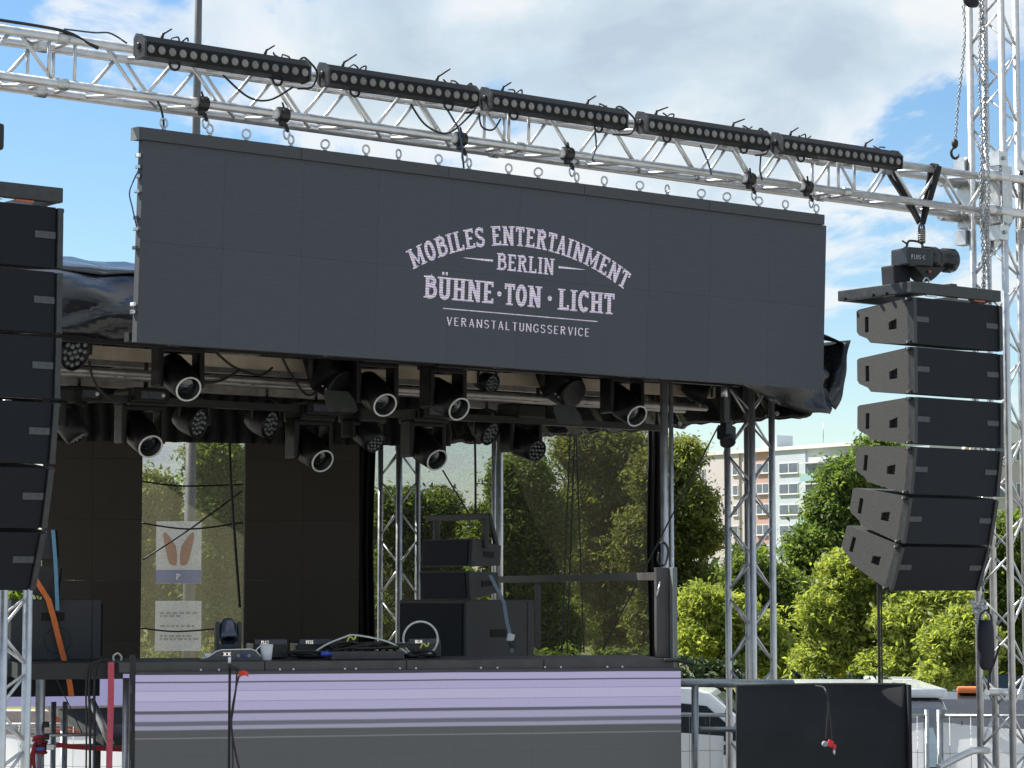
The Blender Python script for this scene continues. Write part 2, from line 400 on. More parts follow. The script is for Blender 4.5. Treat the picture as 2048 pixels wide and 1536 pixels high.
# ------------------------------------------------------------------ mesh helpers
def perp(d):
    d = d.normalized()
    a = Vector((0, 0, 1)) if abs(d.z) < 0.9 else Vector((1, 0, 0))
    x = d.cross(a).normalized()
    return x, d.cross(x).normalized()
class MB:
    def __init__(s): s.v = []; s.f = []; s.sm = []
    def add(s, vs, fs, smooth=False):
        o = len(s.v); s.v += [tuple(x) for x in vs]
        s.f += [tuple(i + o for i in f) for f in fs]; s.sm += [smooth] * len(fs)
        return s
    def box(s, c, d, rot=None):
        c = Vector(c); hx, hy, hz = d[0] / 2, d[1] / 2, d[2] / 2
        pts = [Vector((x, y, z)) for x in (-hx, hx) for y in (-hy, hy) for z in (-hz, hz)]
        if rot is not None: pts = [rot @ p for p in pts]
        return s.add([c + p for p in pts], [(0, 1, 3, 2), (4, 6, 7, 5), (0, 4, 5, 1), (2, 3, 7, 6), (0, 2, 6, 4), (1, 5, 7, 3)])
    def bevbox(s, c, d, b=0.01, rot=None):
        """box with chamfered vertical and front edges"""
        c = Vector(c); hx, hy, hz = d[0] / 2, d[1] / 2, d[2] / 2
        bm = bmesh.new(); bmesh.ops.create_cube(bm, size=1)
        for v in bm.verts: v.co = Vector((v.co.x * d[0], v.co.y * d[1], v.co.z * d[2]))
        bmesh.ops.bevel(bm, geom=list(bm.edges), offset=b, segments=2, affect='EDGES', profile=0.6)
        bm.verts.index_update()
        pts = [v.co.copy() for v in bm.verts]
        if rot is not None: pts = [rot @ p for p in pts]
        s.add([c + p for p in pts], [tuple(v.index for v in f.verts) for f in bm.faces])
        bm.free(); return s
    def tube(s, p0, p1, r, n=10, r1=None, cap=True):
        p0, p1 = Vector(p0), Vector(p1); x, y = perp(p1 - p0); r1 = r if r1 is None else r1
        vs = []
        for p, q in ((p0, r), (p1, r1)):
            for i in range(n):
                a = 2 * math.pi * i / n
                vs.append(p + x * math.cos(a) * q + y * math.sin(a) * q)
        fs = [(i, i + n, (i + 1) % n + n, (i + 1) % n) for i in range(n)]
        s.add(vs, fs, True)
        if cap:
            o = len(s.v) - 2 * n
            s.f += [tuple(o + i for i in range(n)), tuple(o + n + i for i in reversed(range(n)))]; s.sm += [False, False]
        return s
    def path(s, pts, r, n=6, closed=False):
        pts = [Vector(p) for p in pts]; N = len(pts); vs = []; ref = None
        for i, p in enumerate(pts):
            a = pts[(i - 1) % N] if (closed or i > 0) else p
            b2 = pts[(i + 1) % N] if (closed or i < N - 1) else p
            d = (b2 - a)
            if d.length < 1e-9: d = Vector((0, 0, 1))
            d.normalize()
            if ref is None: ref = perp(d)[0]
            ref = (ref - d * ref.dot(d))
            ref = ref.normalized() if ref.length > 1e-6 else perp(d)[0]
            y = d.cross(ref); rr = r[i] if isinstance(r, (list, tuple)) else r
            for k in range(n):
                t = 2 * math.pi * k / n
                vs.append(p + ref * math.cos(t) * rr + y * math.sin(t) * rr)
        fs = []
        for i in range(N if closed else N - 1):
            j = (i + 1) % N
            for k in range(n):
                fs.append((i * n + k, i * n + (k + 1) % n, j * n + (k + 1) % n, j * n + k))
        s.add(vs, fs, True)
        if not closed:
            o = len(s.v) - N * n
            s.f += [tuple(o + k for k in reversed(range(n))), tuple(o + (N - 1) * n + k for k in range(n))]; s.sm += [False, False]
        return s
    def lathe(s, prof, o=(0, 0, 0), d=(0, 0, 1), n=20, smooth=True):
        """prof: (distance along d, radius)"""
        o, d = Vector(o), Vector(d).normalized(); x, y = perp(d); vs = []
        for h, r in prof:
            for i in range(n):
                a = 2 * math.pi * i / n
                vs.append(o + d * h + x * math.cos(a) * r + y * math.sin(a) * r)
        fs = []
        for j in range(len(prof) - 1):
            for i in range(n):
                fs.append((j * n + i, j * n + (i + 1) % n, (j + 1) * n + (i + 1) % n, (j + 1) * n + i))
        s.add(vs, fs, smooth)
        b0 = len(s.v) - n * len(prof)
        if prof[0][1] > 1e-5: s.f.append(tuple(b0 + i for i in reversed(range(n)))); s.sm.append(False)
        if prof[-1][1] > 1e-5: s.f.append(tuple(b0 + (len(prof) - 1) * n + i for i in range(n))); s.sm.append(False)
        return s
    def torus(s, c, axis, R1, r, n=24, k=8):
        c = Vector(c); x, y = perp(Vector(axis))
        return s.path([c + x * math.cos(2 * math.pi * i / n) * R1 + y * math.sin(2 * math.pi * i / n) * R1 for i in range(n)], r, k, True)
    def plate(s, outline, holes, fn0, fn1):
        """2D outline with holes, fn0/fn1 map 2D points to the two faces"""
        loops = [outline] + holes
        flat = [p for l in loops for p in l]
        tris = tessellate_polygon([[Vector((p[0], p[1], 0)) for p in l] for l in loops])
        N = len(flat); vs = [fn0(p) for p in flat] + [fn1(p) for p in flat]
        fs = [tuple(t) for t in tris] + [tuple(i + N for i in reversed(t)) for t in tris]
        o = 0
        for l in loops:
            for i in range(len(l)):
                a, b2 = o + i, o + (i + 1) % len(l)
                fs.append((a, b2, b2 + N, a + N))
            o += len(l)
        return s.add(vs, fs)
    def grid(s, fn, nu, nv, smooth=True, thick=None):
        vs = [Vector(fn(i / nu, j / nv)) for j in range(nv + 1) for i in range(nu + 1)]
        W = nu + 1
        fs = [(j * W + i, j * W + i + 1, (j + 1) * W + i + 1, (j + 1) * W + i) for j in range(nv) for i in range(nu)]
        return s.add(vs, fs, smooth)
    def mesh(s, name):
        me = bpy.data.meshes.new(name)
        me.from_pydata(s.v, [], s.f); me.update()
        if any(s.sm): me.polygons.foreach_set('use_smooth', s.sm)
        bm = bmesh.new(); bm.from_mesh(me); bmesh.ops.recalc_face_normals(bm, faces=bm.faces); bm.to_mesh(me); bm.free()
        return me
    def build(s, name, mat, parent=None, **k):
        return put(name, s.mesh(name), mat, parent, **k)
def put(name, me, mat, parent=None, loc=None, rot=None, matrix=None, solid=0.0):
    o = bpy.data.objects.new(name, me); COL.objects.link(o)
    if mat is not None and not me.materials: me.materials.append(M[mat] if isinstance(mat, str) else mat)
    if parent: o.parent = parent
    if loc is not None: o.location = loc
    if rot is not None: o.rotation_euler = rot
    if matrix is not None: o.matrix_local = matrix
    if solid:
        md = o.modifiers.new('thickness', 'SOLIDIFY'); md.thickness = solid; md.offset = 0
    return o
def tag(o, label=None, cat=None, group=None, kind=None):
    if label: o['label'] = label
    if cat: o['category'] = cat
    if group: o['group'] = group
    if kind: o['kind'] = kind
    return o
def thing(name, label, cat, loc=(0, 0, 0), rz=0.0, group=None, rot=None):
    o = bpy.data.objects.new(name, None); COL.objects.link(o)
    o.empty_display_size = 0.1
    o.location = loc; o.rotation_euler = rot if rot is not None else (0, 0, rz)
    return tag(o, label, cat, group)
def copy_tree(o, parent=None):
    c = o.copy(); COL.objects.link(c); c.parent = parent
    for ch in list(o.children): copy_tree(ch, c)
    return c
_rods = {}
def rod(name, p0, p1, r, mat, parent, n=8):
    """a round bar between two points; bars of one size share a mesh"""
    p0, p1 = Vector(p0), Vector(p1); L = (p1 - p0).length; key = (round(L, 3), r, mat, n)
    if key not in _rods:
        _rods[key] = MB().tube((0, 0, 0), (0, 0, L), r, n).mesh(name); _rods[key].materials.append(M[mat])
    x, y = perp(p1 - p0); d = (p1 - p0).normalized(); x = y.cross(d)
    mt = Matrix((x, y, d)).transposed().to_4x4(); mt.translation = p0
    return put(name, _rods[key], None, parent, matrix=mt)
def spline(pts, per=8):
    pts = [Vector(p) for p in pts]; out = []
    for i in range(len(pts) - 1):
        p0 = pts[max(i - 1, 0)]; p1 = pts[i]; p2 = pts[i + 1]; p3 = pts[min(i + 2, len(pts) - 1)]
        for k in range(per):
            t = k / per
            out.append(0.5 * ((2 * p1) + (p2 - p0) * t + (2 * p0 - 5 * p1 + 4 * p2 - p3) * t * t + (3 * p1 - p0 - 3 * p2 + p3) * t ** 3))
    return out + [pts[-1]]
def cable(name, label, pts, r=0.006, mat='cable', cat='cable', group=None, per=8):
    o = MB().path(spline(pts, per), r, 6).build(name, mat)
    return tag(o, label, cat, group)
def strap(name, label, pts, width, wdir, mat, cat='strap', thick=0.003):
    """flat webbing through points"""
    w = Vector(wdir).normalized() * width / 2; P = [Vector(p) for p in pts]; mb = MB(); vs = []
    for i, p in enumerate(P):
        d = (P[min(i + 1, len(P) - 1)] - P[max(i - 1, 0)]).normalized(); nrm = d.cross(w).normalized() * thick / 2
        vs += [p - w - nrm, p + w - nrm, p + w + nrm, p - w + nrm]
    fs = []
    for i in range(len(P) - 1):
        for k in range(4):
            fs.append((i * 4 + k, i * 4 + (k + 1) % 4, i * 4 + 4 + (k + 1) % 4, i * 4 + 4 + k))
    fs += [(0, 1, 2, 3), tuple(len(vs) - 4 + k for k in (3, 2, 1, 0))]
    return tag(mb.add(vs, fs).build(name, mat), label, cat)
ORD = ['first', 'second', 'third', 'fourth', 'fifth', 'sixth', 'seventh', 'eighth']

# ================================================================== SETTING
def sheet(name, x0, x1, y0, y1, z, mat):
    o = MB().add([(x0, y0, z), (x1, y0, z), (x1, y1, z), (x0, y1, z)], [(0, 1, 2, 3)]).build(name, mat)
    return tag(o, kind='structure')
sheet('ground', -1600, 1600, -60, 3000, 0.0, 'turf')
sheet('forecourt', -60, 60, -40, 42, 0.004, 'paving')  # out of view, its tone kept pale to bounce light under the roof

# ------------------------------------------------------------------ trusses
def lattice(root, A, B, s, r, br, pitch, xdir, ydir, offs=(0, 0), faces='all', chord_mat='alu', joints=()):
    """square lattice from A to B (local), section axes xdir / ydir; each tube a part"""
    A, B = Vector(A), Vector(B); ax = (B - A); L = ax.length; ax.normalize()
    X, Y = Vector(xdir), Vector(ydir); h = s / 2
    cs = [X * (-h) + Y * (-h), X * h + Y * (-h), X * h + Y * h, X * (-h) + Y * h]
    for c in cs: rod('chord', A + c, B + c, r, chord_mat, root, 14)
    nb = max(1, int(round(L / pitch)))
    for k, (i, j) in enumerate(((0, 1), (1, 2), (2, 3), (3, 0))):
        for q in range(nb):
            a, b2 = (i, j) if (q + k) % 2 == 0 else (j, i)
            t0, t1 = q * L / nb + 0.02, (q + 1) * L / nb - 0.02
            if any(abs((t0 + t1) / 2 - jt) < 0.14 for jt in joints): continue
            rod('brace', A + ax * t0 + cs[a], A + ax * t1 + cs[b2], br, chord_mat, root, 6)
        for jt in joints:
            for dlt in (-0.075, 0.075):
                rod('upright_brace', A + ax * (jt + dlt) + cs[i], A + ax * (jt + dlt) + cs[j], br, chord_mat, root, 6)
    for jt in joints:
        for c in cs:
            MB().lathe([(-0.035, r * 1.02), (-0.03, r * 1.22), (0.03, r * 1.22), (0.035, r * 1.02)], A + ax * jt + c, ax, 14).build('coupler', 'alu_weld', root)

span = thing('lighting_truss', 'long silver box truss spanning above the dark LED screen', 'truss', FA.W(0, 0, 0), FA.a)
lattice(span, (-1.95, 0.16, 5.762), (6.98, 0.16, 5.762), 0.242, 0.0255, 0.0105, 0.249, (0, 1, 0), (0, 0, 1), joints=(1.51, 4.53, 7.28))

def tower(name, label, base, ang, h, s=0.242, r=0.025, br=0.009, pitch=0.27, z0=0.0, mat='alu'):
    t = thing(name, label, 'truss tower', (base[0], base[1], 0), ang)
    lattice(t, (0, 0, z0), (0, 0, h), s, r, br, pitch, (1, 0, 0), (0, 1, 0), chord_mat=mat)
    return t
def near_chord_to_centre(px, py, Y, ang, s=0.242):
    p = at(px, py, Y); return Vector((p.x, p.y)) + Matrix.Rotation(ang, 2) @ Vector((s / 2, s / 2))
c = near_chord_to_centre(2013, 700, 17.3, R(54))
tower('truss_tower', 'tall silver lattice tower at the right edge carrying the truss end', c, R(54), 8.2)
TOWER_R = c
c = near_chord_to_centre(1505, 1000, 19.0, R(46))
tower('roof_support_tower', 'silver lattice tower under the right front of the stage roof', c, R(46), 4.62)
c = near_chord_to_centre(797, 1050, 22.8, R(46))
tower('roof_support_tower', 'dim lattice tower at the back of the stage beside the speaker stack', c, R(46), 4.85)
c = near_chord_to_centre(5, 1300, 13.0, R(70))
tower('truss_tower', 'bright lattice tower beneath the left line array', c, R(70), 4.0, pitch=0.2)

# sleeve block that rides on the right tower
sb = thing('sleeve_block', 'aluminium sleeve block joining the truss to the right tower', 'sleeve block', (TOWER_R.x, TOWER_R.y, 5.762), FA.a)
for sx in (-1, 1):
    for sy in (-1, 1):
        MB().box((sx * 0.175, sy * 0.135, 0), (0.012, 0.12, 0.40)).build('side_plate', 'alu_weld', sb)
        MB().box((sx * 0.115, sy * 0.205, 0), (0.10, 0.012, 0.40)).build('corner_plate', 'alu_weld', sb)
        for z in (-0.27, 0.25):
            MB().box((sx * 0.15, sy * 0.16, z), (0.09, 0.10, 0.10)).build('roller_housing', 'alu', sb)
            MB().tube((sx * 0.15, sy * 0.205, z), (sx * 0.15, sy * 0.225, z), 0.014, 10).build('bolt', 'steel', sb)
for z in (-0.121, 0.121):
    for sy in (-0.20, 0.20):
        p = MB().tube((-0.36, sy, z), (0.31, sy, z), 0.031, 14)
        p.lathe([(-0.36, 0.036), (-0.20, 0.036)], (0, sy, z), (1, 0, 0), 14)
        p.lathe([(0.16, 0.031), (0.17, 0.038), (0.24, 0.038), (0.25, 0.033)], (0, sy, z), (1, 0, 0), 14)
        o = p.build('cross_tube', 'alu', sb)
        MB().tube((0.3105, sy, z), (0.312, sy, z), 0.02, 12).build('tube_bore', 'hole', o)

# bracing pipe on the right tower
o = MB().path(spline([at(1875, 1536, 17.0), at(1935, 1506, 17.05), at(1952, 1501, 17.1), at(1975, 1501, 17.25)], 6), 0.024, 12).build('brace_pipe', 'alu')
tag(o, 'bent silver brace pipe clamped low on the right tower', 'pipe')
o = MB().tube(at(1975, 1383, 17.25), at(2048, 1386, 17.6), 0.026, 12).build('cross_pipe', 'alu')
tag(o, 'short horizontal pipe fixed across the right tower above the fence', 'pipe')

# ------------------------------------------------------------------ stage roof
FRONT_V = 2.0
def wr(x, k=0.0):
    return math.sin(x * 3.1 + k) * 0.5 + math.sin(x * 7.3 + 1.7 * k + 1) * 0.3 + math.sin(x * 13.7 + 2.3 * k + 2) * 0.2
roof = thing('stage_roof', 'black tarpaulin stage roof behind the LED screen', 'roof', FA.W(0, 0, 0), FA.a)
U0, U1, V1 = -2.3, 7.08, 7.7
def lerp(a, b, t): return a + (b - a) * t
def front_fascia(a, b):
    u = lerp(U0, U1, a)
    k_ = min(1, max(0, (u - 6.0) / 1.0)); zb = lerp(4.548, 4.35, k_ * k_ * (3 - 2 * k_))
    z = lerp(5.0, zb, b)
    bulge = 0.30 * (1 - b) ** 2 - 0.09 * math.sin(math.pi * b)
    fold = 0.045 * wr(u * 1.6 + b * 2.2, 0.4) * (0.4 + b) + 0.02 * math.sin(u * 9 - b * 7)
    return (u, FRONT_V + bulge + fold, z + 0.012 * wr(u * 2.5, 3) * b)
MB().grid(front_fascia, 150, 18).build('front_valance', 'tarp', roof, solid=0.006)
def right_fascia(a, b):
    v = lerp(FRONT_V - 0.05, V1, a)
    z = lerp(4.93, 4.345, b)
    out = 0.22 * (1 - b) * math.exp(-a * 5) + 0.05 * wr(v * 1.8 + b, 1.1) * (0.3 + b)
    flap = 0.06 * math.sin(v * 14) * b * math.exp(-a * 9)
    return (U1 + out + flap, v, z - 0.02 * wr(v * 3, 5) * b + (0.10 * math.exp(-((a - 0.012) / 0.012) ** 2) * b))
MB().grid(right_fascia, 120, 14).build('side_valance', 'tarp', roof, solid=0.006)
def right_top(a, b):
    v = lerp(FRONT_V, V1, a); u = lerp(U1 + 0.2 * math.exp(-a * 5), U1 - 0.8, b)
    return (u, v, 4.93 + 0.22 * b + 0.03 * wr(v * 2 + u, 2))
MB().grid(right_top, 60, 6).build('top_edge', 'tarp', roof, solid=0.006)
def top_skin(a, b):
    u, v = lerp(U0, U1 - 0.35, a), lerp(FRONT_V + 0.25, V1, b)
    return (u, v, 5.0 + 0.35 * math.sin(math.pi * min(1, b * 1.0)) + 0.03 * wr(u + v * 2, 1))
MB().grid(top_skin, 60, 30).build('roof_skin', 'tarp', roof, solid=0.008)
def back_fascia(a, b):
    u = lerp(U0, U1, a); return (u, V1 + 0.04 * wr(u * 2, 4), lerp(5.05, 4.45, b))
MB().grid(back_fascia, 60, 6).build('back_valance', 'tarp', roof, solid=0.006)
def left_fascia(a, b):
    v = lerp(FRONT_V, V1, a); return (U0 + 0.04 * wr(v * 2, 4), v, lerp(5.0, 4.45, b))
MB().grid(left_fascia, 50, 6).build('side_valance', 'tarp', roof, solid=0.006)
# roof frame underneath
MB().box((2.6, 3.08, 4.577), (8.6, 0.05, 0.085)).build('pale_beam', 'beige', roof)
MB().box((2.6, 4.3, 4.66), (8.6, 0.06, 0.09)).build('pale_beam', 'roof_metal', roof)
MB().box((2.6, 5.7, 4.64), (8.6, 0.06, 0.10)).build('pale_beam', 'roof_metal', roof)
for v, z in ((3.0, 4.445), (3.26, 4.445), (3.0, 4.70), (3.26, 4.70)):
    MB().tube((-1.9, v, z), (6.75, v, z), 0.025, 12).build('roof_tube', 'roof_metal', roof)
for k in range(34):
    u = -1.8 + k * 0.25
    a, b2 = (3.0, 3.26) if k % 2 else (3.26, 3.0)
    rod('roof_brace', (u, a, 4.445), (u + 0.22, b2, 4.445), 0.009, 'roof_metal', roof, 6)
for v in (2.35, 4.9, 6.4):
    MB().tube((-1.9, v, 4.72), (6.75, v, 4.72), 0.025, 12).build('roof_tube', 'roof_metal', roof)
MB().box((2.5, 2.52, 4.60), (8.3, 0.05, 0.05)).build('lamp_rail', 'black', roof)
MB().box((2.5, 3.36, 4.30), (8.2, 0.06, 0.05)).build('lamp_rail', 'black', roof)
for u in (-1.5, 0.2, 1.9, 3.6, 5.3, 6.5):
    MB().box((u, 4.6, 4.83), (0.05, 5.2, 0.06)).build('rafter', 'roof_metal', roof)
    MB().tube((u + 0.05, 3.36, 4.32), (u + 0.05, 3.36, 4.72), 0.016, 8).build('drop_tube', 'black', roof)
    MB().tube((u + 0.05, 2.52, 4.62), (u + 0.05, 2.52, 4.83), 0.016, 8).build('drop_tube', 'black', roof)
# grommets along the side valance, with white discs painted in as daylight spots
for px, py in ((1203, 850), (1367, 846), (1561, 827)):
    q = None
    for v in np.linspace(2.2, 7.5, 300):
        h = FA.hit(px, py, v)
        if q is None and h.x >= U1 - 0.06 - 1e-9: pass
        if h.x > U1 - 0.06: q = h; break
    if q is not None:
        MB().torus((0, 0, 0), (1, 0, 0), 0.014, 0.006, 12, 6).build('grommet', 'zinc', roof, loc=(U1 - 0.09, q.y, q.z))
        MB().lathe([(0, 0.013), (0.003, 0.013)], (0, 0, 0), (1, 0, 0), 10).build('grommet_daylight', 'white', roof, loc=(U1 - 0.09, q.y, q.z))
h = FA.hit(252, 663, 1.2)
o = MB().lathe([(0, 0.024), (0.22, 0.024), (0.22, 0.019), (0.0, 0.019)], (0, 0, 0), (1, 0, 0), 16).build('scaffold_tube', 'white', None, loc=FA.W(h.x - 0.10, h.y - 0.4, h.z), rot=(0, 0, FA.a - R(10)))
tag(o, 'short white tube end poking out left of the LED screen corner', 'tube')

# ------------------------------------------------------------------ stage floor
DT = 2.588                                       # top of the raised front ledge
FL = 2.10                                        # stage floor behind it
uR = FB.hit(1350, 1320, 0).x
deck = thing('stage_deck', 'dark stage deck with a riveted front edge above the striped LED wall', 'stage', FB.W(0, 0, 0), FB.a)
mods = 4
for i in range(mods):
    for j in range(3):
        u0 = -0.10 + (uR + 0.10) * i / mods; du = (uR + 0.10) / mods
        MB().box((u0 + du / 2, 0.9 + 2.0 * (j + 0.5), FL - 0.03), (du - 0.006, 1.99, 0.06)).build('deck_panel', 'deck', deck)
    MB().box((u0 + du / 2, 0.45, DT - 0.022), (du - 0.004, 0.9, 0.04)).build('ledge_board', 'deck', deck)
    MB().bevbox((u0 + du / 2, -0.03, DT - 0.032), (du - 0.004, 0.05, 0.062), 0.004).build('edge_profile', 'fascia', deck)
for px in (402, 438, 560, 587, 690, 712, 800, 832, 962, 995, 1090, 1122, 1215, 1245):
    h = FB.hit(px, 1333, -0.06)
    MB().lathe([(0, 0.007), (0.005, 0.007), (0.008, 0.003)], (h.x, -0.055, DT - 0.050), (0, -1, 0), 8).build('rivet', 'white', deck)
for u in (0.05, uR - 0.1):
    for v in (0.3, 3.0, 6.0):
        MB().tube((u, v, 0), (u, v, FL - 0.06), 0.03, 10).build('leg', 'steel', deck)
# striped LED wall on the front of the deck
lw = thing('led_wall', 'striped lilac LED wall hung on the front of the stage', 'LED wall', FB.W(0, -0.05, 0), FB.a)
ncol = 7; wtot = uR + 0.012; pw = wtot / ncol
pm = MB().bevbox((0, 0, 0), (pw - 0.0006, 0.06, 0.4994), 0.0008).mesh('led_panel'); pm.materials.append(M['stripes'])
ztop = 2.530
for i in range(ncol):
    for j in range(4):
        put('led_panel', pm, None, lw, loc=(pw * (i + 0.5), 0, ztop - 0.25 - 0.5 * j))
MB().box((-0.018, 0.02, ztop - 0.8), (0.03, 0.06, 1.8)).build('side_profile', 'black', lw)
for k in range(7):
    MB().box((-0.03, -0.015, ztop - 0.1 - k * 0.22), (0.012, 0.02, 0.05)).build('panel_catch', 'badge', lw)
rail = thing('corner_post', 'grey boxed corner post and handrail at the right end of the stage', 'handrail', FB.W(0, 0, 0), FB.a)
h = FB.hit(1344, 1310, -0.02); ztp = FB.hit(1344, 1135, -0.02).z
MB().bevbox((h.x + 0.010, 0.0, (ztp + 2.0) / 2), (0.030, 0.12, ztp - 1.0 - 1.0), 0.004).build('outer_board', 'grey_post', rail)
MB().bevbox((h.x - 0.050, 0.03, (ztp + DT) / 2), (0.085, 0.05, ztp - DT), 0.004).build('post', 'fascia', rail)
MB().bevbox((h.x - 0.06, 3.1, ztp - 0.055), (0.03, 6.0, 0.050), 0.004).build('top_rail', 'fascia', rail)
for v in (3.0, 6.0):
    MB().box((h.x - 0.06, v, (ztp + DT) / 2 - 0.05), (0.04, 0.04, ztp - DT - 0.1)).build('post', 'fascia', rail)
MB().tube((h.x - 0.075, -0.02, ztp - 0.09), (h.x - 0.105, -0.03, ztp - 0.19), 0.006, 8).build('lever', 'zinc', rail)

# back of the stage: dark LED columns, scrims, drape
def back_column(px0, px1, v, label):
    a, b2 = FB.hit(px0, 1200, v).x, FB.hit(px1, 1200, v).x
    t = thing('led_column', label, 'LED panel', FB.W(a, v, FL), FB.a); w = (b2 - a) / 2
    me = MB().bevbox((0, 0, 0), (w - 0.001, 0.07, 0.499), 0.002).mesh('led_tile'); me.materials.append(M['back_led'])
    for i in range(2):
        for j in range(5): put('led_tile', me, None, t, loc=(w * (i + 0.5), 0, 0.25 + 0.5 * j))
    MB().box((w, 0.09, 1.25), (0.06, 0.08, 2.5)).build('rear_ladder', 'black', t)
back_column(82, 281, 5.7, 'unlit brown-black LED column behind the left side fill stack')
back_column(487, 716, 5.7, 'unlit brown-black LED column in the middle of the stage back')
def scrim_sheet(label, px0, px1, v, mat, name='mesh_scrim', z1=4.75):
    a, b2 = FB.hit(px0, 1100, v).x, FB.hit(px1, 1100, v).x
    f = lambda s, t: (lerp(a, b2, s), v + 0.02 * wr(lerp(a, b2, s) * 1.5, 2), lerp(FL, z1, t))
    o = MB().grid(f, 40, 6).build(name, mat, None, loc=FB.W(0, 0, 0), rot=(0, 0, FB.a))
    return tag(o, label, 'scrim')
scrim_sheet('pale mesh scrim between the two dark LED columns', 270, 500, 6.5, 'scrim_lit')
scrim_sheet('wide dark mesh scrim across the right half of the stage back', 712, 1304, 6.9, 'scrim')
def drape(label, px0, px1, v, z0, z1, folds=8, mat='drape'):
    a, b2 = FB.hit(px0, 1100, v).x, FB.hit(px1, 1100, v).x
    f = lambda s, t: (lerp(a, b2, s) + 0.01 * math.sin(t * 9), v + 0.035 * math.sin(s * folds * math.pi * 2) + 0.01 * math.sin(s * 31), lerp(z0, z1, t))
    o = MB().grid(f, folds * 8, 6).build('drape', mat, None, loc=FB.W(0, 0, 0), rot=(0, 0, FB.a), solid=0.006)
    return tag(o, label, 'drape')
drape('narrow black drape right of the middle LED column', 714, 748, 5.9, FL, 4.7, 3)
drape('black drape strip at the right end of the stage by the grey post', 1297, 1330, 5.2, FL, 4.6, 3)
drape('long black border drape hanging behind the lamps', 80, 900, 5.3, 4.22, 4.78, 26)
# wires across the pale scrim
for (pts, lab) in ((((281, 962), (360, 972), (487, 969)), 'upper thin wire across the pale scrim'),
                   (((283, 1046), (380, 1058), (487, 1045)), 'middle thin wire across the pale scrim'),
                   (((281, 1256), (350, 1263), (428, 1258)), 'lowest thin wire across the pale scrim beside the camera'),
                   (((285, 1120), (380, 1058), (484, 982)), 'thin wire slanting across the pale scrim')):
    cable('wire', lab, [FB.W(*FB.hit(x, y, 6.35)) for x, y in pts], 0.008)
cable('rope', 'dark rope hanging in front of the pale scrim', [FB.W(*FB.hit(x, y, 6.1)) for x, y in ((458, 850), (462, 960), (470, 1080), (480, 1215))], 0.013)
for k, (x0, x1, lab) in enumerate(((1141, 1123, 'left of three thin ropes in front of the dark scrim'), (1150, 1134, 'middle of three thin ropes in front of the dark scrim'), (1152, 1168, 'right of three thin ropes in front of the dark scrim'))):
    cable('rope', lab, [FB.W(*FB.hit(x, y, 5.9)) for x, y in ((x0, 855), ((x0 + x1) / 2, 1080), (x1, 1306))], 0.0075)
cable('rope', 'dark rope dropping to the small speaker frame', [FB.W(*FB.hit(x, y, 5.0)) for x, y in ((950, 880), (951, 960), (951, 1040))], 0.011)
cable('wire', 'taut wire slanting down from a lamp to the small speaker frame', [FB.W(*FB.hit(x, y, 5.0)) for x, y in ((885, 940), (915, 990), (946, 1040))], 0.007)
cable('wire', 'long taut wire crossing from the roof to the handrail post', [FB.W(*FB.hit(x, y, v)) for x, y, v in ((1438, 850, 2.2), (1360, 1000, 2.2), (1205, 1300, 2.2))], 0.006)
# poles of the right side
for px, w in ((988, 0.022), (1000, 0.028)):
    p = FB.hit(px, 1100, 6.3)
    tag(MB().tube((0, 0, 0), (0, 0, 2.6), w, 12).build('upright_pole', 'alu', None, loc=FB.W(p.x, p.y, FL)), 'slim pole in front of the dark scrim, %s of a pair' % ('thinner' if w < 0.025 else 'thicker'), 'pole')
for px, w, m_, lb in ((1326, 0.030, 'alu', 'thicker'), (1340, 0.017, 'alu', 'thinner')):
    p = FA.hit(px + 3, 1000, 2.35)
    tag(MB().tube((0, 0, 0), (0, 0, 4.6), w, 14).build('upright_pole', m_, None, loc=FA.W(p.x, p.y, 0)), '%s roof prop rising behind the grey corner post' % lb, 'pole')
cable('cable', 'black cable bent over the grey corner post', [FB.W(*FB.hit(x, y, 0.4)) for x, y in ((1318, 1105), (1316, 1122), (1322, 1130), (1331, 1126), (1336, 1100), (1328, 1085), (1320, 1088))], 0.008)
cable('cable', 'thick black cable poking out right of the stage edge', [FB.W(*FB.hit(x, y, -0.08)) for x, y in ((1328, 1321), (1352, 1321), (1372, 1324), (1388, 1328))], 0.012)

# ------------------------------------------------------------------ side wing and scaffold left of the stage
wing = thing('wing_platform', 'black side platform under the left side fill stack', 'platform', FB.W(0, 0, 0), FB.a)
h0, h1 = FB.hit(30, 1330, 1.2), FB.hit(205, 1330, 1.2)
MB().box(((h0.x + h1.x) / 2 - 0.1, 1.7, DT - 0.075), (h1.x - h0.x + 0.2, 1.2, 0.09)).build('platform_top', 'black', wing)
zb = FB.hit(100, 1393, 1.15).z
MB().box(((h0.x + h1.x) / 2 - 0.1, 1.25, (DT - 0.12 + zb) / 2), (h1.x - h0.x + 0.16, 0.20, DT - 0.12 - zb)).build('front_beam', 'drape', wing)
MB().box((FB.hit(140, 1330, 0.1).x, 0.35, DT - 0.055), (0.62, 0.6, 0.095)).build('corner_plate', 'black', wing)
for px, v, r in ((80, 0.9, 0.030), (251, 0.12, 0.019)):
    p = FB.hit(px, 1440, v)
    MB().tube((p.x, p.y, 0), (p.x, p.y, DT - 0.1), r, 14).build('leg', 'alu', wing)
a, b2 = FB.hit(182, 1398, 0.7), FB.hit(222, 1490, 0.7)
MB().tube((a.x, a.y, a.z), (b2.x, b2.y, b2.z), 0.023, 12).build('diagonal_brace', 'alu', wing)
for y0 in (1471, 1493):
    p, q = FB.hit(40, y0, 1.4), FB.hit(250, y0 - 3, 1.4)
    MB().tube(p, q, 0.012, 10).build('ledger', 'steel', wing)
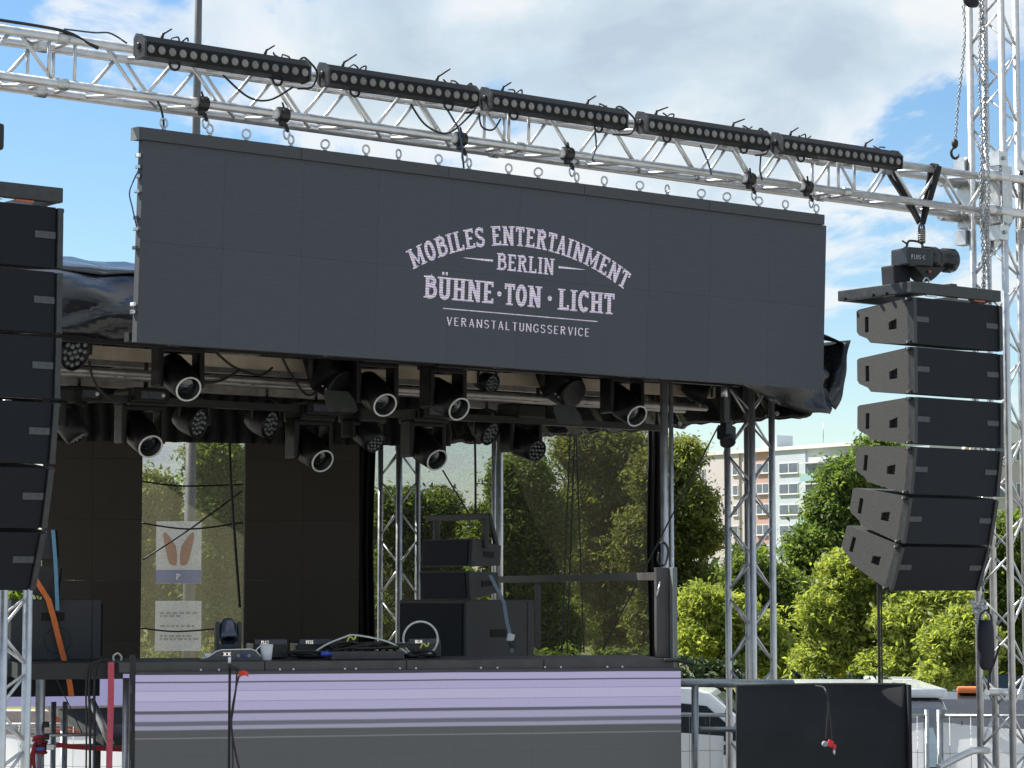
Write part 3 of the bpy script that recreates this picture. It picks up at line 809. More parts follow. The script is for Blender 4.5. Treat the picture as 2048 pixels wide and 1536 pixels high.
for px in (107, 130):
    p = FB.hit(px, 1440, 1.6); MB().tube((p.x, p.y, 0.3), (p.x, p.y, DT - 0.3), 0.018, 10).build('upright', 'steel', wing)
for px, py in ((92, 1449), (92, 1474)):
    p = FB.hit(px, py, 0.88); MB().bevbox(p, (0.04, 0.04, 0.035), 0.006).build('coupler', 'black', wing)
ls = thing('led_strip', 'lilac LED strip glimpsed behind the legs of the side platform', 'LED panel', FB.W(0, 0, 0), FB.a)
M['strip'] = material('lilac_strip', (0.05, 0.05, 0.05), 0.6, emit=(0.25, 0.25, 0.42), estr=0.5)
p, q, b_ = FB.hit(10, 1350, 2.4), FB.hit(300, 1350, 2.4), FB.hit(100, 1412, 2.4).z
for k in range(3):
    w = (q.x - p.x) / 3
    MB().bevbox((p.x + w * (k + 0.5), 2.4, (p.z + b_) / 2), (w - 0.003, 0.05, p.z - b_), 0.004).build('led_panel', 'strip', ls)
# straps on the scaffold
strap('ratchet_strap', 'faded red strap hanging straight down beside the striped LED wall', [FB.W(*FB.hit(x, y, -0.03)) for x, y in ((222, 1324), (222, 1380), (221, 1430), (219, 1490), (218, 1560))], 0.037, (FB.r.x, FB.r.y, 0), 'pink_strap')
strap('ratchet_strap', 'dark red strap stretched level between the scaffold legs', [FB.W(*FB.hit(x, y, 0.55)) for x, y in ((112, 1489), (140, 1493), (185, 1496), (225, 1498), (258, 1499))], 0.030, (0, 0, 1), 'red_strap')
knot = thing('strap_bundle', 'dark red strap wound and knotted round the scaffold leg', 'strap', FB.W(0, 0, 0), FB.a)
c0 = FB.hit(80, 1485, 0.9)
for k in range(5):
    zz = c0.z + 0.03 - k * 0.022
    MB().torus((c0.x, c0.y, zz), (0.15 * math.sin(k * 2.1), 0.2 * math.cos(k * 1.3), 1), 0.037 + 0.004 * (k % 2), 0.011, 16, 6).build('winding', 'red_strap', knot)
for k, (dx, dz) in enumerate(((-0.03, -0.25), (-0.055, -0.33), (0.005, -0.22))):
    MB().path(spline([(c0.x - 0.03, c0.y - 0.04, c0.z), (c0.x - 0.045 + dx * 0.5, c0.y - 0.06, c0.z + dz * 0.45), (c0.x + dx - 0.03, c0.y - 0.05, c0.z + dz)], 5), 0.012, 6).build('loose_end', 'red_strap', knot)
MB().bevbox(FB.hit(80, 1497, 0.86), (0.055, 0.05, 0.022), 0.004).build('ratchet_handle', 'sign_blue', knot)
MB().bevbox(FB.hit(101, 1494, 0.84), (0.05, 0.03, 0.035), 0.004).build('ratchet', 'zinc', knot)
for k, (x0, x1, y0) in enumerate(((172, 173, 1335), (178, 180, 1330), (189, 189, 1328))):
    cable('cable', '%s black cable hanging down from the stage corner' % ('left', 'middle', 'right')[k] , [FB.W(*FB.hit(x, y, 0.05)) for x, y in ((x0 + 25 - k * 4, y0 - 8), (x0 + 6, y0), (x0, y0 + 40), (x1, y0 + 110), (x1 - 1 + k, 1560))], 0.0085 if k else 0.006)
cable('cable', 'pale cable loop standing on the left stage corner', [FB.W(*FB.hit(x, y, 0.1)) for x, y in ((228, 1322), (227, 1312), (236, 1307), (243, 1314), (242, 1321))], 0.006, 'cable_white')
cable('wire', 'thin guy wire running down from the platform to the scaffold', [FB.W(*FB.hit(x, y, 0.7)) for x, y in ((96, 1315), (118, 1368), (138, 1410), (164, 1466))], 0.0035)

# railing right of the stage
rl = thing('railing', 'galvanised tube railing between the stage and the curved black cover', 'railing', (0, 0, 0))
MB().tube(at(1345, 1365, 16.6), at(1585, 1368, 17.0), 0.030, 14).build('top_rail', 'steel', rl)
MB().tube(at(1390, 1368, 16.67), at(1390, 1700, 16.67), 0.024, 12).build('post', 'steel', rl)
MB().tube(at(1398, 1458, 16.68), at(1600, 1460, 17.0), 0.017, 12).build('mid_rail', 'steel', rl)

# ================================================================== HANGING LED SCREEN
SW, SH, SB = 5.055, 1.070, 4.3145
scr = thing('led_screen', 'wide dark LED screen with white event service lettering hung from the truss', 'LED screen', FA.W(0, 0, SB), rot=(R(2.5), 0, FA.a))
pw, ph = SW / 10, SH / 2
pm = MB().bevbox((0, 0.025, 0), (pw - 0.0005, 0.05, ph - 0.0005), 0.0006).mesh('led_panel'); pm.materials.append(M['led'])
for i in range(10):
    for j in range(2): put('led_panel', pm, None, scr, loc=(pw * (i + 0.5), 0, ph * (j + 0.5)))
for i in range(5):
    MB().bevbox((-0.03 + i * SW / 5 + SW / 10, 0.028, SH + 0.034), (SW / 5 - 0.002, 0.085, 0.066), 0.003).build('header_bar', 'header', scr)
MB().box((-0.034, 0.03, SH + 0.033), (0.008, 0.08, 0.068)).build('header_end_cap', 'grey_post', scr)
for u in (0.3, 1.3, 2.5, 3.7, 4.7):
    MB().box((u, 0.12, SH / 2), (0.05, 0.06, SH)).build('rear_upright', 'black', scr)
MB().box((SW / 2, 0.11, 0.03), (SW, 0.05, 0.05)).build('bottom_rail', 'black', scr)
for z, mt in ((0.99, 'white'), (0.93, 'zinc'), (0.88, 'zinc'), (0.80, 'zinc'), (0.66, 'badge'), (0.60, 'zinc'), (0.5, 'badge'), (0.20, 'white'), (0.16, 'zinc')):
    MB().bevbox((-0.012, 0.03, z), (0.015, 0.04, 0.020), 0.004).build('edge_latch', mt, scr)
MB().path(spline([(-0.005, 0.02, 0.92), (-0.05, 0.0, 0.85), (-0.072, 0.0, 0.78), (-0.05, 0.0, 0.70), (-0.012, 0.02, 0.61)], 6), 0.004, 6).build('link_cable', 'cable_blue', scr)
EYES = [318, 410, 483, 572, 640, 722, 787, 867, 928, 1007, 1066, 1143, 1198, 1269, 1324, 1392, 1443, 1507, 1560, 1622]
EDGE = {640, 1066, 1392, 1443}; HUNG = [410, 572, 928, 1143, 1507, 1622]
eye_u = []
for px in EYES:
    u = FA.hit(px, 262 + 0.127 * (px - 277), 0).x; eye_u.append(u)
    a = R(random.uniform(-25, 25)) if px not in EDGE else R(52 + random.uniform(-8, 8))
    ax = Vector((math.sin(a), math.cos(a), 0))
    e = MB().torus((0, 0, 0.036), ax, 0.024, 0.0055, 18, 7)
    e.tube((0, 0, -0.004), (0, 0, 0.014), 0.008, 8)
    e.lathe([(0, 0.013), (0.005, 0.013)], (0, 0, 0.0), (0, 0, 1), 10)
    e.build('eyebolt', 'zinc', scr, loc=(u, 0.0, SH + 0.068))

# ---- lettering on the screen
def stroke(mb, pts, w, y, closed=False):
    P = [Vector((p[0], p[1])) for p in pts]; N = len(P); L = []; Rr = []
    for i in range(N):
        a = P[i - 1] if (i > 0 or closed) else None
        c = P[(i + 1) % N] if (i < N - 1 or closed) else None
        d1 = (P[i] - a).normalized() if a is not None else None
        d2 = (c - P[i]).normalized() if c is not None else None
        if d1 is None: d1 = d2
        if d2 is None: d2 = d1
        nrm = Vector((-(d1 + d2).y, (d1 + d2).x))
        nrm = nrm.normalized() if nrm.length > 1e-6 else Vector((-d1.y, d1.x))
        k = 1 / max(0.5, nrm.dot(Vector((-d1.y, d1.x))))
        ww = w[i] if isinstance(w, (list, tuple)) else w
        L.append(P[i] + nrm * ww / 2 * k); Rr.append(P[i] - nrm * ww / 2 * k)
    for i in range(N if closed else N - 1):
        j = (i + 1) % N
        mb.append((L[i], L[j], Rr[j], Rr[i]))
def arc(cx, cy, rx, ry, a0, a1, n=14):
    return [(cx + rx * math.cos(R(lerp(a0, a1, i / n))), cy + ry * math.sin(R(lerp(a0, a1, i / n)))) for i in range(n + 1)]
def glyph(ch, T, serif):
    """returns quads in a unit-high cell and the advance"""
    q = []; tn = T * 0.72
    def st(p, w=T, closed=False): stroke(q, p, w, 0, closed)
    def sf(x, y, w=None):
        if not serif: return
        w = w or T * 2.0; h = 0.075
        yy = y + h / 2 if y < 0.5 else y - h / 2
        st([(x - w / 2, yy), (x + w / 2, yy)], h)
    def stem(x, y0=0.0, y1=1.0, s0=True, s1=True):
        st([(x, y0), (x, y1)])
        if s0: sf(x, y0)
        if s1: sf(x, y1)
    def tick(x, y0, y1): 
        if serif: st([(x, y0), (x, y1)], T * 0.55)
    x0 = T * 0.5 + (0.07 if serif else 0.0); bw = 0.46 if serif else 0.48
    if ch == 'M':
        stem(x0, s1=False); stem(x0 + 0.56, s1=False)
        st([(x0 - 0.02, 0.96), (x0 + 0.28, 0.22), (x0 + 0.58, 0.96)], tn); sf(x0 - 0.05, 1); sf(x0 + 0.61, 1); w = x0 * 2 + 0.56
    elif ch == 'O': st(arc(0.30, 0.5, 0.30 - T / 2, 0.5 - T * 0.38, 0, 360, 28)[:-1], T, True); w = 0.60
    elif ch == 'I': stem(x0); w = x0 * 2
    elif ch == 'L': stem(x0); st([(x0, tn / 2), (x0 + 0.34, tn / 2)], tn); tick(x0 + 0.34, 0, 0.26); w = x0 + 0.40
    elif ch == 'E':
        stem(x0)
        for y in (tn / 2, 0.52, 1 - tn / 2): st([(x0, y), (x0 + (0.28 if y == 0.52 else 0.36), y)], tn)
        tick(x0 + 0.36, 0, 0.24); tick(x0 + 0.35, 0.76, 1); w = x0 + 0.42
    elif ch in 'BR':
        stem(x0); r1 = 0.235 - tn / 2
        st([(x0, 1 - tn / 2), (x0 + 0.16, 1 - tn / 2)] + arc(x0 + 0.16, 1 - tn / 2 - r1, 0.20, r1, 90, -90, 10) + [(x0, 1 - tn / 2 - 2 * r1)], T * 0.9)
        ym = 1 - tn / 2 - 2 * r1
        if ch == 'B':
            r2 = (ym - tn / 2) / 2
            st([(x0, ym), (x0 + 0.17, ym)] + arc(x0 + 0.17, ym - r2, 0.24, r2, 90, -90, 10) + [(x0, tn / 2)], T * 0.9); w = x0 + 0.47
        else:
            st([(x0 + 0.16, ym), (x0 + 0.40, 0.02)], T); sf(x0 + 0.42, 0, T * 1.5); w = x0 + 0.50
    elif ch == 'S':
        st(arc(0.25, 0.735, 0.19, 0.265 - tn / 2, 20, 250, 12) + arc(0.25, 0.265, 0.20, 0.265 - tn / 2, 90, -160, 12), T * 0.85)
        if serif: tick(0.44, 0.72, 0.96); tick(0.05, 0.05, 0.28)
        w = 0.50
    elif ch == 'N': stem(x0, s1=False); stem(x0 + 0.42, s0=False); st([(x0, 0.98), (x0 + 0.42, 0.03)], T * 0.9); sf(x0 - 0.04, 1, T * 1.6); w = x0 * 2 + 0.42
    elif ch == 'T':
        stem(0.26, s1=False); st([(0.02, 1 - tn / 2), (0.50, 1 - tn / 2)], tn); tick(0.035, 0.74, 1); tick(0.485, 0.74, 1); w = 0.52
    elif ch == 'A': st([(0.06, 0.0), (0.27, 1.0)], tn); st([(0.25, 1.0), (0.48, 0.0)], T); st([(0.13, 0.30), (0.41, 0.30)], tn * 0.8); sf(0.06, 0, T * 1.7); sf(0.48, 0, T * 1.7); w = 0.55
    elif ch == 'V': st([(0.05, 1.0), (0.27, 0.0)], T); st([(0.25, 0.0), (0.48, 1.0)], tn); w = 0.53
    elif ch == 'H': stem(x0); stem(x0 + 0.36); st([(x0, 0.52), (x0 + 0.36, 0.52)], tn); w = x0 * 2 + 0.36
    elif ch in 'UÜ':
        st([(x0, 1.0), (x0, 0.28)] + arc(x0 + 0.18, 0.26, 0.18, 0.26 - T * 0.38, 180, 360, 12) + [(x0 + 0.36, 1.0)]); sf(x0, 1); sf(x0 + 0.36, 1)
        if ch == 'Ü':
            for dx in (0.09, 0.27): st([(x0 + dx - 0.055, 1.17), (x0 + dx + 0.055, 1.17)], 0.15)
        w = x0 * 2 + 0.36
    elif ch in 'CG':
        st(arc(0.30, 0.5, 0.30 - T / 2, 0.5 - T * 0.38, 40, 320, 22), T)
        if ch == 'C': tick(0.49, 0.68, 0.96)
        if ch == 'G': st([(0.33, 0.45), (0.52, 0.45)], tn); st([(0.51, 0.10), (0.51, 0.46)], tn)
        w = 0.56
    else: w = 0.30
    return q, w
def lettering(name, text, place, T, serif, gap, hgt, squeeze=1.0):
    """place(x, y, total) -> (u, z); one flat mesh per line"""
    gl = [glyph(ch, T, serif) for ch in text]
    total = sum(w for _, w in gl) + gap * (len(gl) - 1)
    x = 0.0; layer = 0
    for q, w in gl:
        mb = MB()
        for quad in q:
            layer = (layer + 1) % 9
            pts = [place(x, w, Vector(p), total) for p in quad]
            y = -0.0022 - 0.00025 * layer
            mb.add([(p[0], y, p[1]) for p in pts], [(0, 1, 2, 3)])
        x += w + gap
        if mb.v: mb.build(name, 'lit', scr)
TC = 2.556
def straight(u0, u1, zb, h):
    def f(x, w, p, total):
        k = (u1 - u0) / total
        return (u0 + (x + p.x) * k, zb + p.y * h)
    return f
def arched(zb, Rad, h, half):
    def f(x, w, p, total):
        k = 2 * half / total                      # radians per unit
        th = -half + (x + w / 2) * k              # whole letters are turned, not bent
        cx, cz = TC + Rad * math.sin(th), zb - Rad + Rad * math.cos(th)
        lx, lz = (p.x - w / 2) * k * Rad, p.y * h
        return (cx + lx * math.cos(th) + lz * math.sin(th), cz - lx * math.sin(th) + lz * math.cos(th))
    return f
Z = lambda z: z - SB
lettering('arched_letter', 'MOBILES ENTERTAINMENT', arched(Z(5.036), 1.66, 0.114, 0.494), 0.185, True, 0.075, 0.112)
lettering('city_letter', 'BERLIN', straight(2.366, 2.795, Z(4.884), 0.098), 0.165, True, 0.09, 0.098)
lettering('trade_letter', 'BÜHNE', straight(1.848, 2.347, Z(4.682), 0.128), 0.19, True, 0.07, 0.128)
lettering('trade_letter', 'TON', straight(2.430, 2.706, Z(4.682), 0.126), 0.19, True, 0.07, 0.126)
lettering('trade_letter', 'LICHT', straight(2.832, 3.266, Z(4.681), 0.126), 0.19, True, 0.07, 0.126)
lettering('service_letter', 'VERANSTALTUNGSSERVICE', straight(2.014, 3.080, Z(4.535), 0.049), 0.12, False, 0.20, 0.049)
for u in (2.389, 2.767):
    MB().lathe([(0, 0.0155), (0.002, 0.0155)], (u, -0.0022, Z(4.744)), (0, -1, 0), 18).build('dot', 'lit', scr)
def taper_rule(u0, u1, z, w0, w1, name):
    mb = []; stroke(mb, [(u0, z), (lerp(u0, u1, 0.5), z), (u1, z)], [w0, max(w0, w1) if name == 'long_rule' else (w0 + w1) / 2, w1], 0)
    m_ = MB()
    for qd in mb: m_.add([(p.x, -0.0024, p.y) for p in qd], [(0, 1, 2, 3)])
    m_.build(name, 'lit', scr)
taper_rule(2.121, 2.336, Z(4.934), 0.002, 0.015, 'short_rule')
taper_rule(2.828, 3.032, Z(4.936), 0.015, 0.002, 'short_rule')
taper_rule(1.985, 3.140, Z(4.630), 0.006, 0.006, 'long_rule')
# long rule swells in the middle
# ---- clamps with shackles that hold the screen
for k, px in enumerate(HUNG):
    u = eye_u[EYES.index(px)]
    lab = ('black clamp and shackle holding the screen, %s from the left' % ORD[k]) if k else 'black clamp and shackle holding the screen, leftmost'
    cl = thing('hanging_clamp', lab, 'clamp', FA.W(u, 0.04, 5.641), FA.a, 'clamps holding the screen')
    m_ = MB().lathe([(-0.03, 0.028), (-0.03, 0.042), (0.03, 0.042), (0.03, 0.028)], (0, 0, 0), (1, 0, 0), 10, False)
    m_.bevbox((0, 0, -0.045), (0.035, 0.03, 0.04), 0.006).bevbox((-0.012, -0.038, 0.012), (0.02, 0.03, 0.025), 0.005)
    m_.build('clamp_body', 'black', cl)
    MB().tube((0.005, -0.01, 0.035), (-0.02, -0.03, 0.062), 0.006, 8).build('wing_nut', 'black', cl)
    MB().lathe([(-0.075, 0.029), (-0.033, 0.029)], (0, 0, 0), (1, 0, 0), 16).build('pale_sleeve', 'white', cl)
    zb = SB + SH + 0.068 + 0.052 - 5.641
    top = -0.065
    MB().path([(0.0, -0.045 + 0.012 * math.sin(t), lerp(top, top - 0.035, i / 8) ) for i, t in enumerate(np.linspace(0, 6, 9))], 0.010, 6).build('safety_link', 'black', cl)
    hgt = (top - 0.03) - zb
    ring = []
    for i in range(20):
        a = 2 * math.pi * i / 20
        ring.append((0.020 * math.sin(a) * (1.0 if math.cos(a) > -0.2 else 0.85), -0.045, (top - 0.03 + zb) / 2 + (abs(hgt) / 2 + 0.006) * math.cos(a)))
    MB().path(ring, 0.0055, 6, True).build('shackle', 'zinc', cl)
cable('cable', 'short black loop tying the left screen corner to the truss', [FA.W(u, -0.04, z) for u, z in ((0.085, 5.605), (0.11, 5.56), (0.125, 5.49), (0.12, 5.46))], 0.006)

# ================================================================== LAMP BARS ON THE TRUSS
BARS = [(-0.075, 0.972), (1.085, 2.130), (2.208, 3.258), (3.408, 4.445), (4.545, 5.642)]
LB = 1.045
bar_lab = ['leftmost', 'second', 'middle', 'fourth', 'rightmost']
prof = [(-0.055, -0.055), (-0.058, 0.022), (-0.018, 0.060), (0.030, 0.072), (0.052, 0.05), (0.052, -0.035), (0.02, -0.062)]
lens_me = MB().lathe([(0, 0.0215), (0.004, 0.0215), (0.007, 0.017), (0.008, 0.0)], (0, 0, 0), (0, -1, -0.04), 16).mesh('lens'); lens_me.materials.append(M['lens_grey'])
rim_me = MB().lathe([(-0.001, 0.0245), (0.003, 0.0245), (0.003, 0.0212), (-0.001, 0.0212)], (0, 0, 0), (0, -1, -0.04), 16).mesh('lens_rim'); rim_me.materials.append(M['black_gloss'])
for k, (ua, ub) in enumerate(BARS):
    lab = 'black LED lamp bar with sixteen round lenses, ' + (bar_lab[k] + (' of five' if k in (0, 2, 4) else ' from the left')) + ' on the truss'
    t = thing('lamp_bar', lab, 'lamp bar', FA.W((ua + ub) / 2, -0.115, 5.862), FA.a + R(random.uniform(-0.6, 0.6)), 'lamp bars on the truss')
    L = ub - ua
    MB().plate(prof, [], lambda p: (-L / 2 + 0.012, p[0], p[1]), lambda p: (L / 2 - 0.012, p[0], p[1])).build('housing', 'bar_housing', t)
    for s in (-1, 1):
        e = MB().plate([(a * 1.10, b * 1.08) for a, b in prof], [], lambda p: (s * (L / 2 - 0.012), p[0], p[1]), lambda p: (s * L / 2, p[0], p[1])).build('end_cap', 'flybar', t)
        MB().lathe([(0, 0.018), (0.006, 0.018), (0.012, 0.012)], (s * L / 2, 0.0, 0.005), (s, 0, 0), 10).build('socket', 'black', e)
        # bracket and clamp
        ub_ = s * L * 0.31 + 0.03
        MB().torus((ub_, 0.02, -0.062), (0, 1, 0), 0.030, 0.007, 16, 6).build('bracket', 'black', t)
        c_ = MB().lathe([(-0.018, 0.028), (-0.018, 0.043), (0.018, 0.043), (0.018, 0.028)], (ub_ - 0.03, 0.155, 0.022), (1, 0, 0), 10, False)
        c_.bevbox((ub_ - 0.03, 0.09, 0.035), (0.036, 0.09, 0.035), 0.006)
        c_.build('clamp', 'black', t)
        h_ = MB().tube((ub_ - 0.06, 0.06, 0.06), (ub_ - 0.055, 0.05, 0.105), 0.009, 8)
        h_.tube((ub_ - 0.058, 0.05, 0.098), (ub_ + 0.012 * (1 if k % 2 else -1.5), 0.02, 0.128 if k != 1 else 0.15), 0.006, 8, 0.004)
        h_.build('clamp_lever', 'black', t)
        pth = [(ub_ - 0.02 + 0.018 * i, 0.03 + 0.02 * math.sin(i * 2.1 + k), 0.075 + 0.016 * math.sin(i * 1.7 + s + k)) for i in range(7)]
        MB().path(spline(pth, 4), 0.005, 5).build('tied_cable', 'cable', t)
    for i in range(16):
        x = -L / 2 + L * (i + 0.62) / 16.24
        put('lens', lens_me, None, t, loc=(x, -0.0565, -0.017))
        put('lens_rim', rim_me, None, t, loc=(x, -0.0568, -0.017))
for k in range(4):
    u0, u1 = BARS[k][1], BARS[k + 1][0]
    cable('link_cable', 'short black cable bridging %s gap between lamp bars' % ('the leftmost', 'the second', 'the third', 'the rightmost')[k],
          [FA.W(u, v, z) for u, v, z in ((u0 - 0.03, -0.06, 5.91), (u0 + 0.02, -0.05, 5.955), ((u0 + u1) / 2, -0.05, 5.945), (u1 - 0.01, -0.07, 5.88), (u1 - 0.03, -0.05, 5.80), (u0 + 0.02, 0.0, 5.79))], 0.006)
DROOP = [((0.50, 5.80), (0.66, 5.70), (0.80, 5.70), (0.95, 5.79), 'sagging cable under the leftmost lamp bar'),
         ((1.75, 5.79), (1.86, 5.68), (2.02, 5.655), (2.2, 5.80), 'sagging cable under the second lamp bar'),
         ((2.00, 5.80), (2.05, 5.74), (2.1, 5.66), (2.13, 5.46), 'blue-black cable dropping to the screen below the second lamp bar'),
         ((3.12, 5.79), (3.13, 5.70), (3.10, 5.62), (3.12, 5.60), 'dark cable dropping below the middle lamp bar'),
         ((2.24, 5.80), (2.26, 5.72), (2.34, 5.71), (2.40, 5.78), 'small cable loop at the left end of the middle lamp bar'),
         ((3.98, 5.80), (4.03, 5.72), (4.06, 5.66), (4.07, 5.62), 'dark cable dropping below the fourth lamp bar'),
         ((4.50, 5.79), (4.49, 5.70), (4.50, 5.66), (4.51, 5.63), 'short dark cable beside the gap to the rightmost lamp bar')]
for a, b2, c, d, lab in DROOP:
    cable('loose_cable', lab, [FA.W(p[0], -0.02, p[1]) for p in (a, b2, c, d)], 0.006, 'cable_blue' if 'blue' in lab or 'dropping' in lab else 'cable')
cable('loose_cable', 'black cable lying on the left end of the truss', [FA.W(u, 0.02, z) for u, z in ((-0.9, 5.925), (-0.6, 5.925), (-0.42, 5.915), (-0.30, 5.875), (-0.24, 5.855))], 0.009)
cable('loose_cable', 'thin cable leading into the left end of the first lamp bar', [FA.W(u, 0.0, z) for u, z in ((-0.45, 5.925), (-0.28, 5.93), (-0.18, 5.94), (-0.08, 5.90))], 0.005, 'cable_blue')

# ================================================================== LINE ARRAYS
BW, BH, BD = 0.872, 0.322, 0.53
def speaker_box(name, label, group):
    """front face at y=0, top at z=0, hung downwards; sides taper to the rear"""
    t = thing(name, label, 'speaker', (0, 0, 0), 0, group)
    side = [(0.03, -0.006), (0.03, -BH + 0.006), (BD - 0.13, -BH + 0.045), (BD - 0.10, -BH + 0.075), (BD - 0.02, -BH + 0.105), (BD, -BH + 0.13), (BD, -0.055), (BD - 0.02, -0.045)]
    def rect(x0, x1, z0, z1): return [(x0, z0), (x0, z1), (x1, z1), (x1, z0)]
    h1 = [(0.15, -0.205), (0.15, -0.135), (0.225, -0.155), (0.225, -0.205)]
    h2 = [(0.415, -0.205), (0.415, -0.10), (0.45, -0.10), (0.45, -0.205)]
    ins = lambda y: BW / 2 - 0.012 - 0.02 * (y / BD)
    core = MB().plate(side, [], lambda p: (-ins(p[0]) + 0.03, p[0], p[1]), lambda p: (ins(p[0]) - 0.03, p[0], p[1]))
    core.build('cabinet', 'cabinet', t)
    big = [(a + (0.004 if a > 0.3 else 0), b) for a, b in side]
    for s in (-1, 1):
        p = MB().plate(side, [h1, h2], lambda p: (s * (ins(p[0]) - 0.029), p[0], p[1]), lambda p: (s * ins(p[0]), p[0], p[1])).build('side_panel', 'cabinet', t)
        for hh in (h1, h2):
            MB().plate(hh, [], lambda q: (s * (ins(q[0]) - 0.0285), q[0], q[1]), lambda q: (s * (ins(q[0]) - 0.026), q[0], q[1])).build('handle_recess_dark', 'hole', p)
        r_ = MB().box((s * (BW / 2 - 0.018), 0.010, -BH / 2), (0.030, 0.055, BH - 0.02)).build('rigging_rail', 'flybar', t)
        for z in (-0.018, -BH + 0.018):
            MB().bevbox((s * (BW / 2 - 0.004), 0.028, z), (0.034, 0.045, 0.022), 0.004).build('rigging_pin', 'black', r_)
            MB().tube((s * (BW / 2 + 0.013), 0.028, z), (s * (BW / 2 + 0.020), 0.028, z), 0.008, 8).build('pin_head', 'zinc', r_)
    g = MB().bevbox((0, 0.012, -BH / 2), (BW - 0.075, 0.035, BH - 0.012), 0.006).build('grille', 'grille', t)
    for s in (-1, 1):
        MB().bevbox((s * (BW / 2 - 0.098), -0.006, -0.150), (0.115, 0.006, 0.036), 0.002).build('badge', 'badge', g)
    return t
ZT = [4.940, 4.611, 4.283, 3.956, 3.621, 3.300]
TILT = [0, 0, 1.5, 8.0, 13.0, 21.0]
place_ = ['topmost', 'second from the top', 'third from the top', 'third from the bottom', 'second from the bottom', 'lowest']
def line_array(uc, vf, side):
    root0 = None; y, z = vf, ZT[0] - 0.002
    boxes = []
    for k in range(6):
        lab = '%s speaker box in the line array at the %s' % (place_[k], side)
        if k == 0: b = speaker_box('line_array_speaker', lab, 'line array boxes at the ' + side); root0 = b
        else:
            b = copy_tree(root0); b['label'] = lab
        tl = R(TILT[k])
        b.location = FA.W(uc, y, z)
        b.rotation_euler = Euler((tl, 0, FA.a))        # tilt the front downwards about the front top edge
        y += math.sin(tl) * (BH + 0.007); z -= math.cos(tl) * (BH + 0.0065)
        boxes.append((y, z))
    return boxes
UCR, UCL, VF = (5.540 + 6.455) / 2 + 0.012, -0.605 - BW / 2 + 0.006, -0.30
br = line_array(UCR, VF, 'right')
bl = line_array(UCL, VF, 'left')
def fly_bar(uc, lab):
    t = thing('fly_bar', lab, 'fly bar', FA.W(uc, VF, ZT[0] + 0.012), FA.a, 'fly bars of the line arrays')
    MB().bevbox((0, 0.02, 0.045), (BW, 0.05, 0.075), 0.004).build('front_beam', 'flybar', t)
    for s in (-1, 1):
        p = MB().bevbox((s * (BW / 2 - 0.02), 0.355, 0.045), (0.045, 0.63, 0.070), 0.004).build('side_beam', 'flybar', t)
        for y in (0.22, 0.34, 0.60):
            MB().lathe([(0, 0.013), (0.02, 0.013)], (s * (BW / 2 + 0.002), y, 0.02), (s, 0, 0), 10).build('hole_pin', 'black', p)
    MB().bevbox((0, 0.65, 0.045), (BW - 0.05, 0.04, 0.07), 0.004).build('rear_beam', 'flybar', t)
    MB().bevbox((0, 0.28, 0.075), (0.06, 0.52, 0.05), 0.004).build('centre_beam', 'flybar', t)
    MB().torus((0, 0.27, 0.135), (0, 1, 0), 0.028, 0.007, 16, 6).build('lifting_eye', 'zinc', t)
    for u, mm in ((-0.25, 'zinc'), (0.05, 'zinc'), (0.22, 'rust')):
        MB().box((u, -0.004, -0.004), (0.10, 0.012, 0.010)).build('spacer', mm, t)
    return t
fly_bar(UCR, 'grey steel fly bar on top of the right line array')
fly_bar(UCL, 'grey steel fly bar on top of the left line array')
yb, zb = br[-1]
cable('speaker_cable', 'thick black cable dropping from the right line array to the curved cover', [FA.W(UCR - BW / 2 + 0.04, yb + 0.12, z) for z in (zb + 0.08, zb - 0.2, 2.7, 2.40)], 0.011)
cable('speaker_cable', 'thin black cable beside the thick one below the right line array', [FA.W(UCR - BW / 2 + 0.065, yb + 0.12, z) for z in (zb + 0.08, zb - 0.25, 2.68, 2.40)], 0.006)

# ---- chain hoist, sling and hook over the right array
vc = VF + 0.27
sl = thing('lifting_sling', 'black lifting sling looped round the truss above the chain hoist', 'sling', FA.W(UCR, 0.16, 5.762), FA.a)
SLU, SLV, SLZ = UCR + 0.07, 0.07, 5.50
sl.location = FA.W(SLU, SLV, SLZ)
def webbing(pts, name='webbing_leg'):
    P = spline(pts, 5); vs_ = []; fs_ = []
    for i, p in enumerate(P):
        ww = 0.024 if 0.12 < i / len(P) < 0.88 else 0.015
        vs_ += [p + Vector((-ww, 0, 0)), p + Vector((ww, 0, 0))]
        if i: fs_.append((2 * i - 2, 2 * i - 1, 2 * i + 1, 2 * i))
    MB().add(vs_, fs_, True).build(name, 'sling', sl, solid=0.014)
# right leg goes up over the front top chord, left leg over the rear top chord
webbing([(0.015, 0.0, 0.0), (0.055, -0.03, 0.18), (0.095, -0.068, 0.37), (0.10, -0.062, 0.40), (0.10, -0.03, 0.418), (0.098, 0.0, 0.40), (0.095, 0.0, 0.36), (0.05, 0.0, 0.17), (0.0, 0.0, 0.0)])
webbing([(0.0, 0.0, 0.0), (-0.02, 0.09, 0.17), (-0.045, 0.178, 0.35), (-0.048, 0.18, 0.39), (-0.048, 0.21, 0.418), (-0.048, 0.242, 0.395), (-0.045, 0.235, 0.35), (-0.02, 0.11, 0.16), (-0.012, 0.01, 0.0)])
MB().path([(0.026 * math.sin(a), 0, -0.035 + 0.045 * math.cos(a)) for a in np.linspace(0, 2 * math.pi, 17)[:-1]], 0.008, 7, True).build('shackle', 'cable_blue', sl)
ch = thing('chain_hoist', 'black electric chain hoist hanging over the right line array', 'chain hoist', FA.W(UCR + 0.07, 0.07, 5.165), FA.a - R(10))
MB().bevbox((-0.085, 0, 0.095), (0.21, 0.20, 0.125), 0.016).build('gear_housing', 'black_gloss', ch)
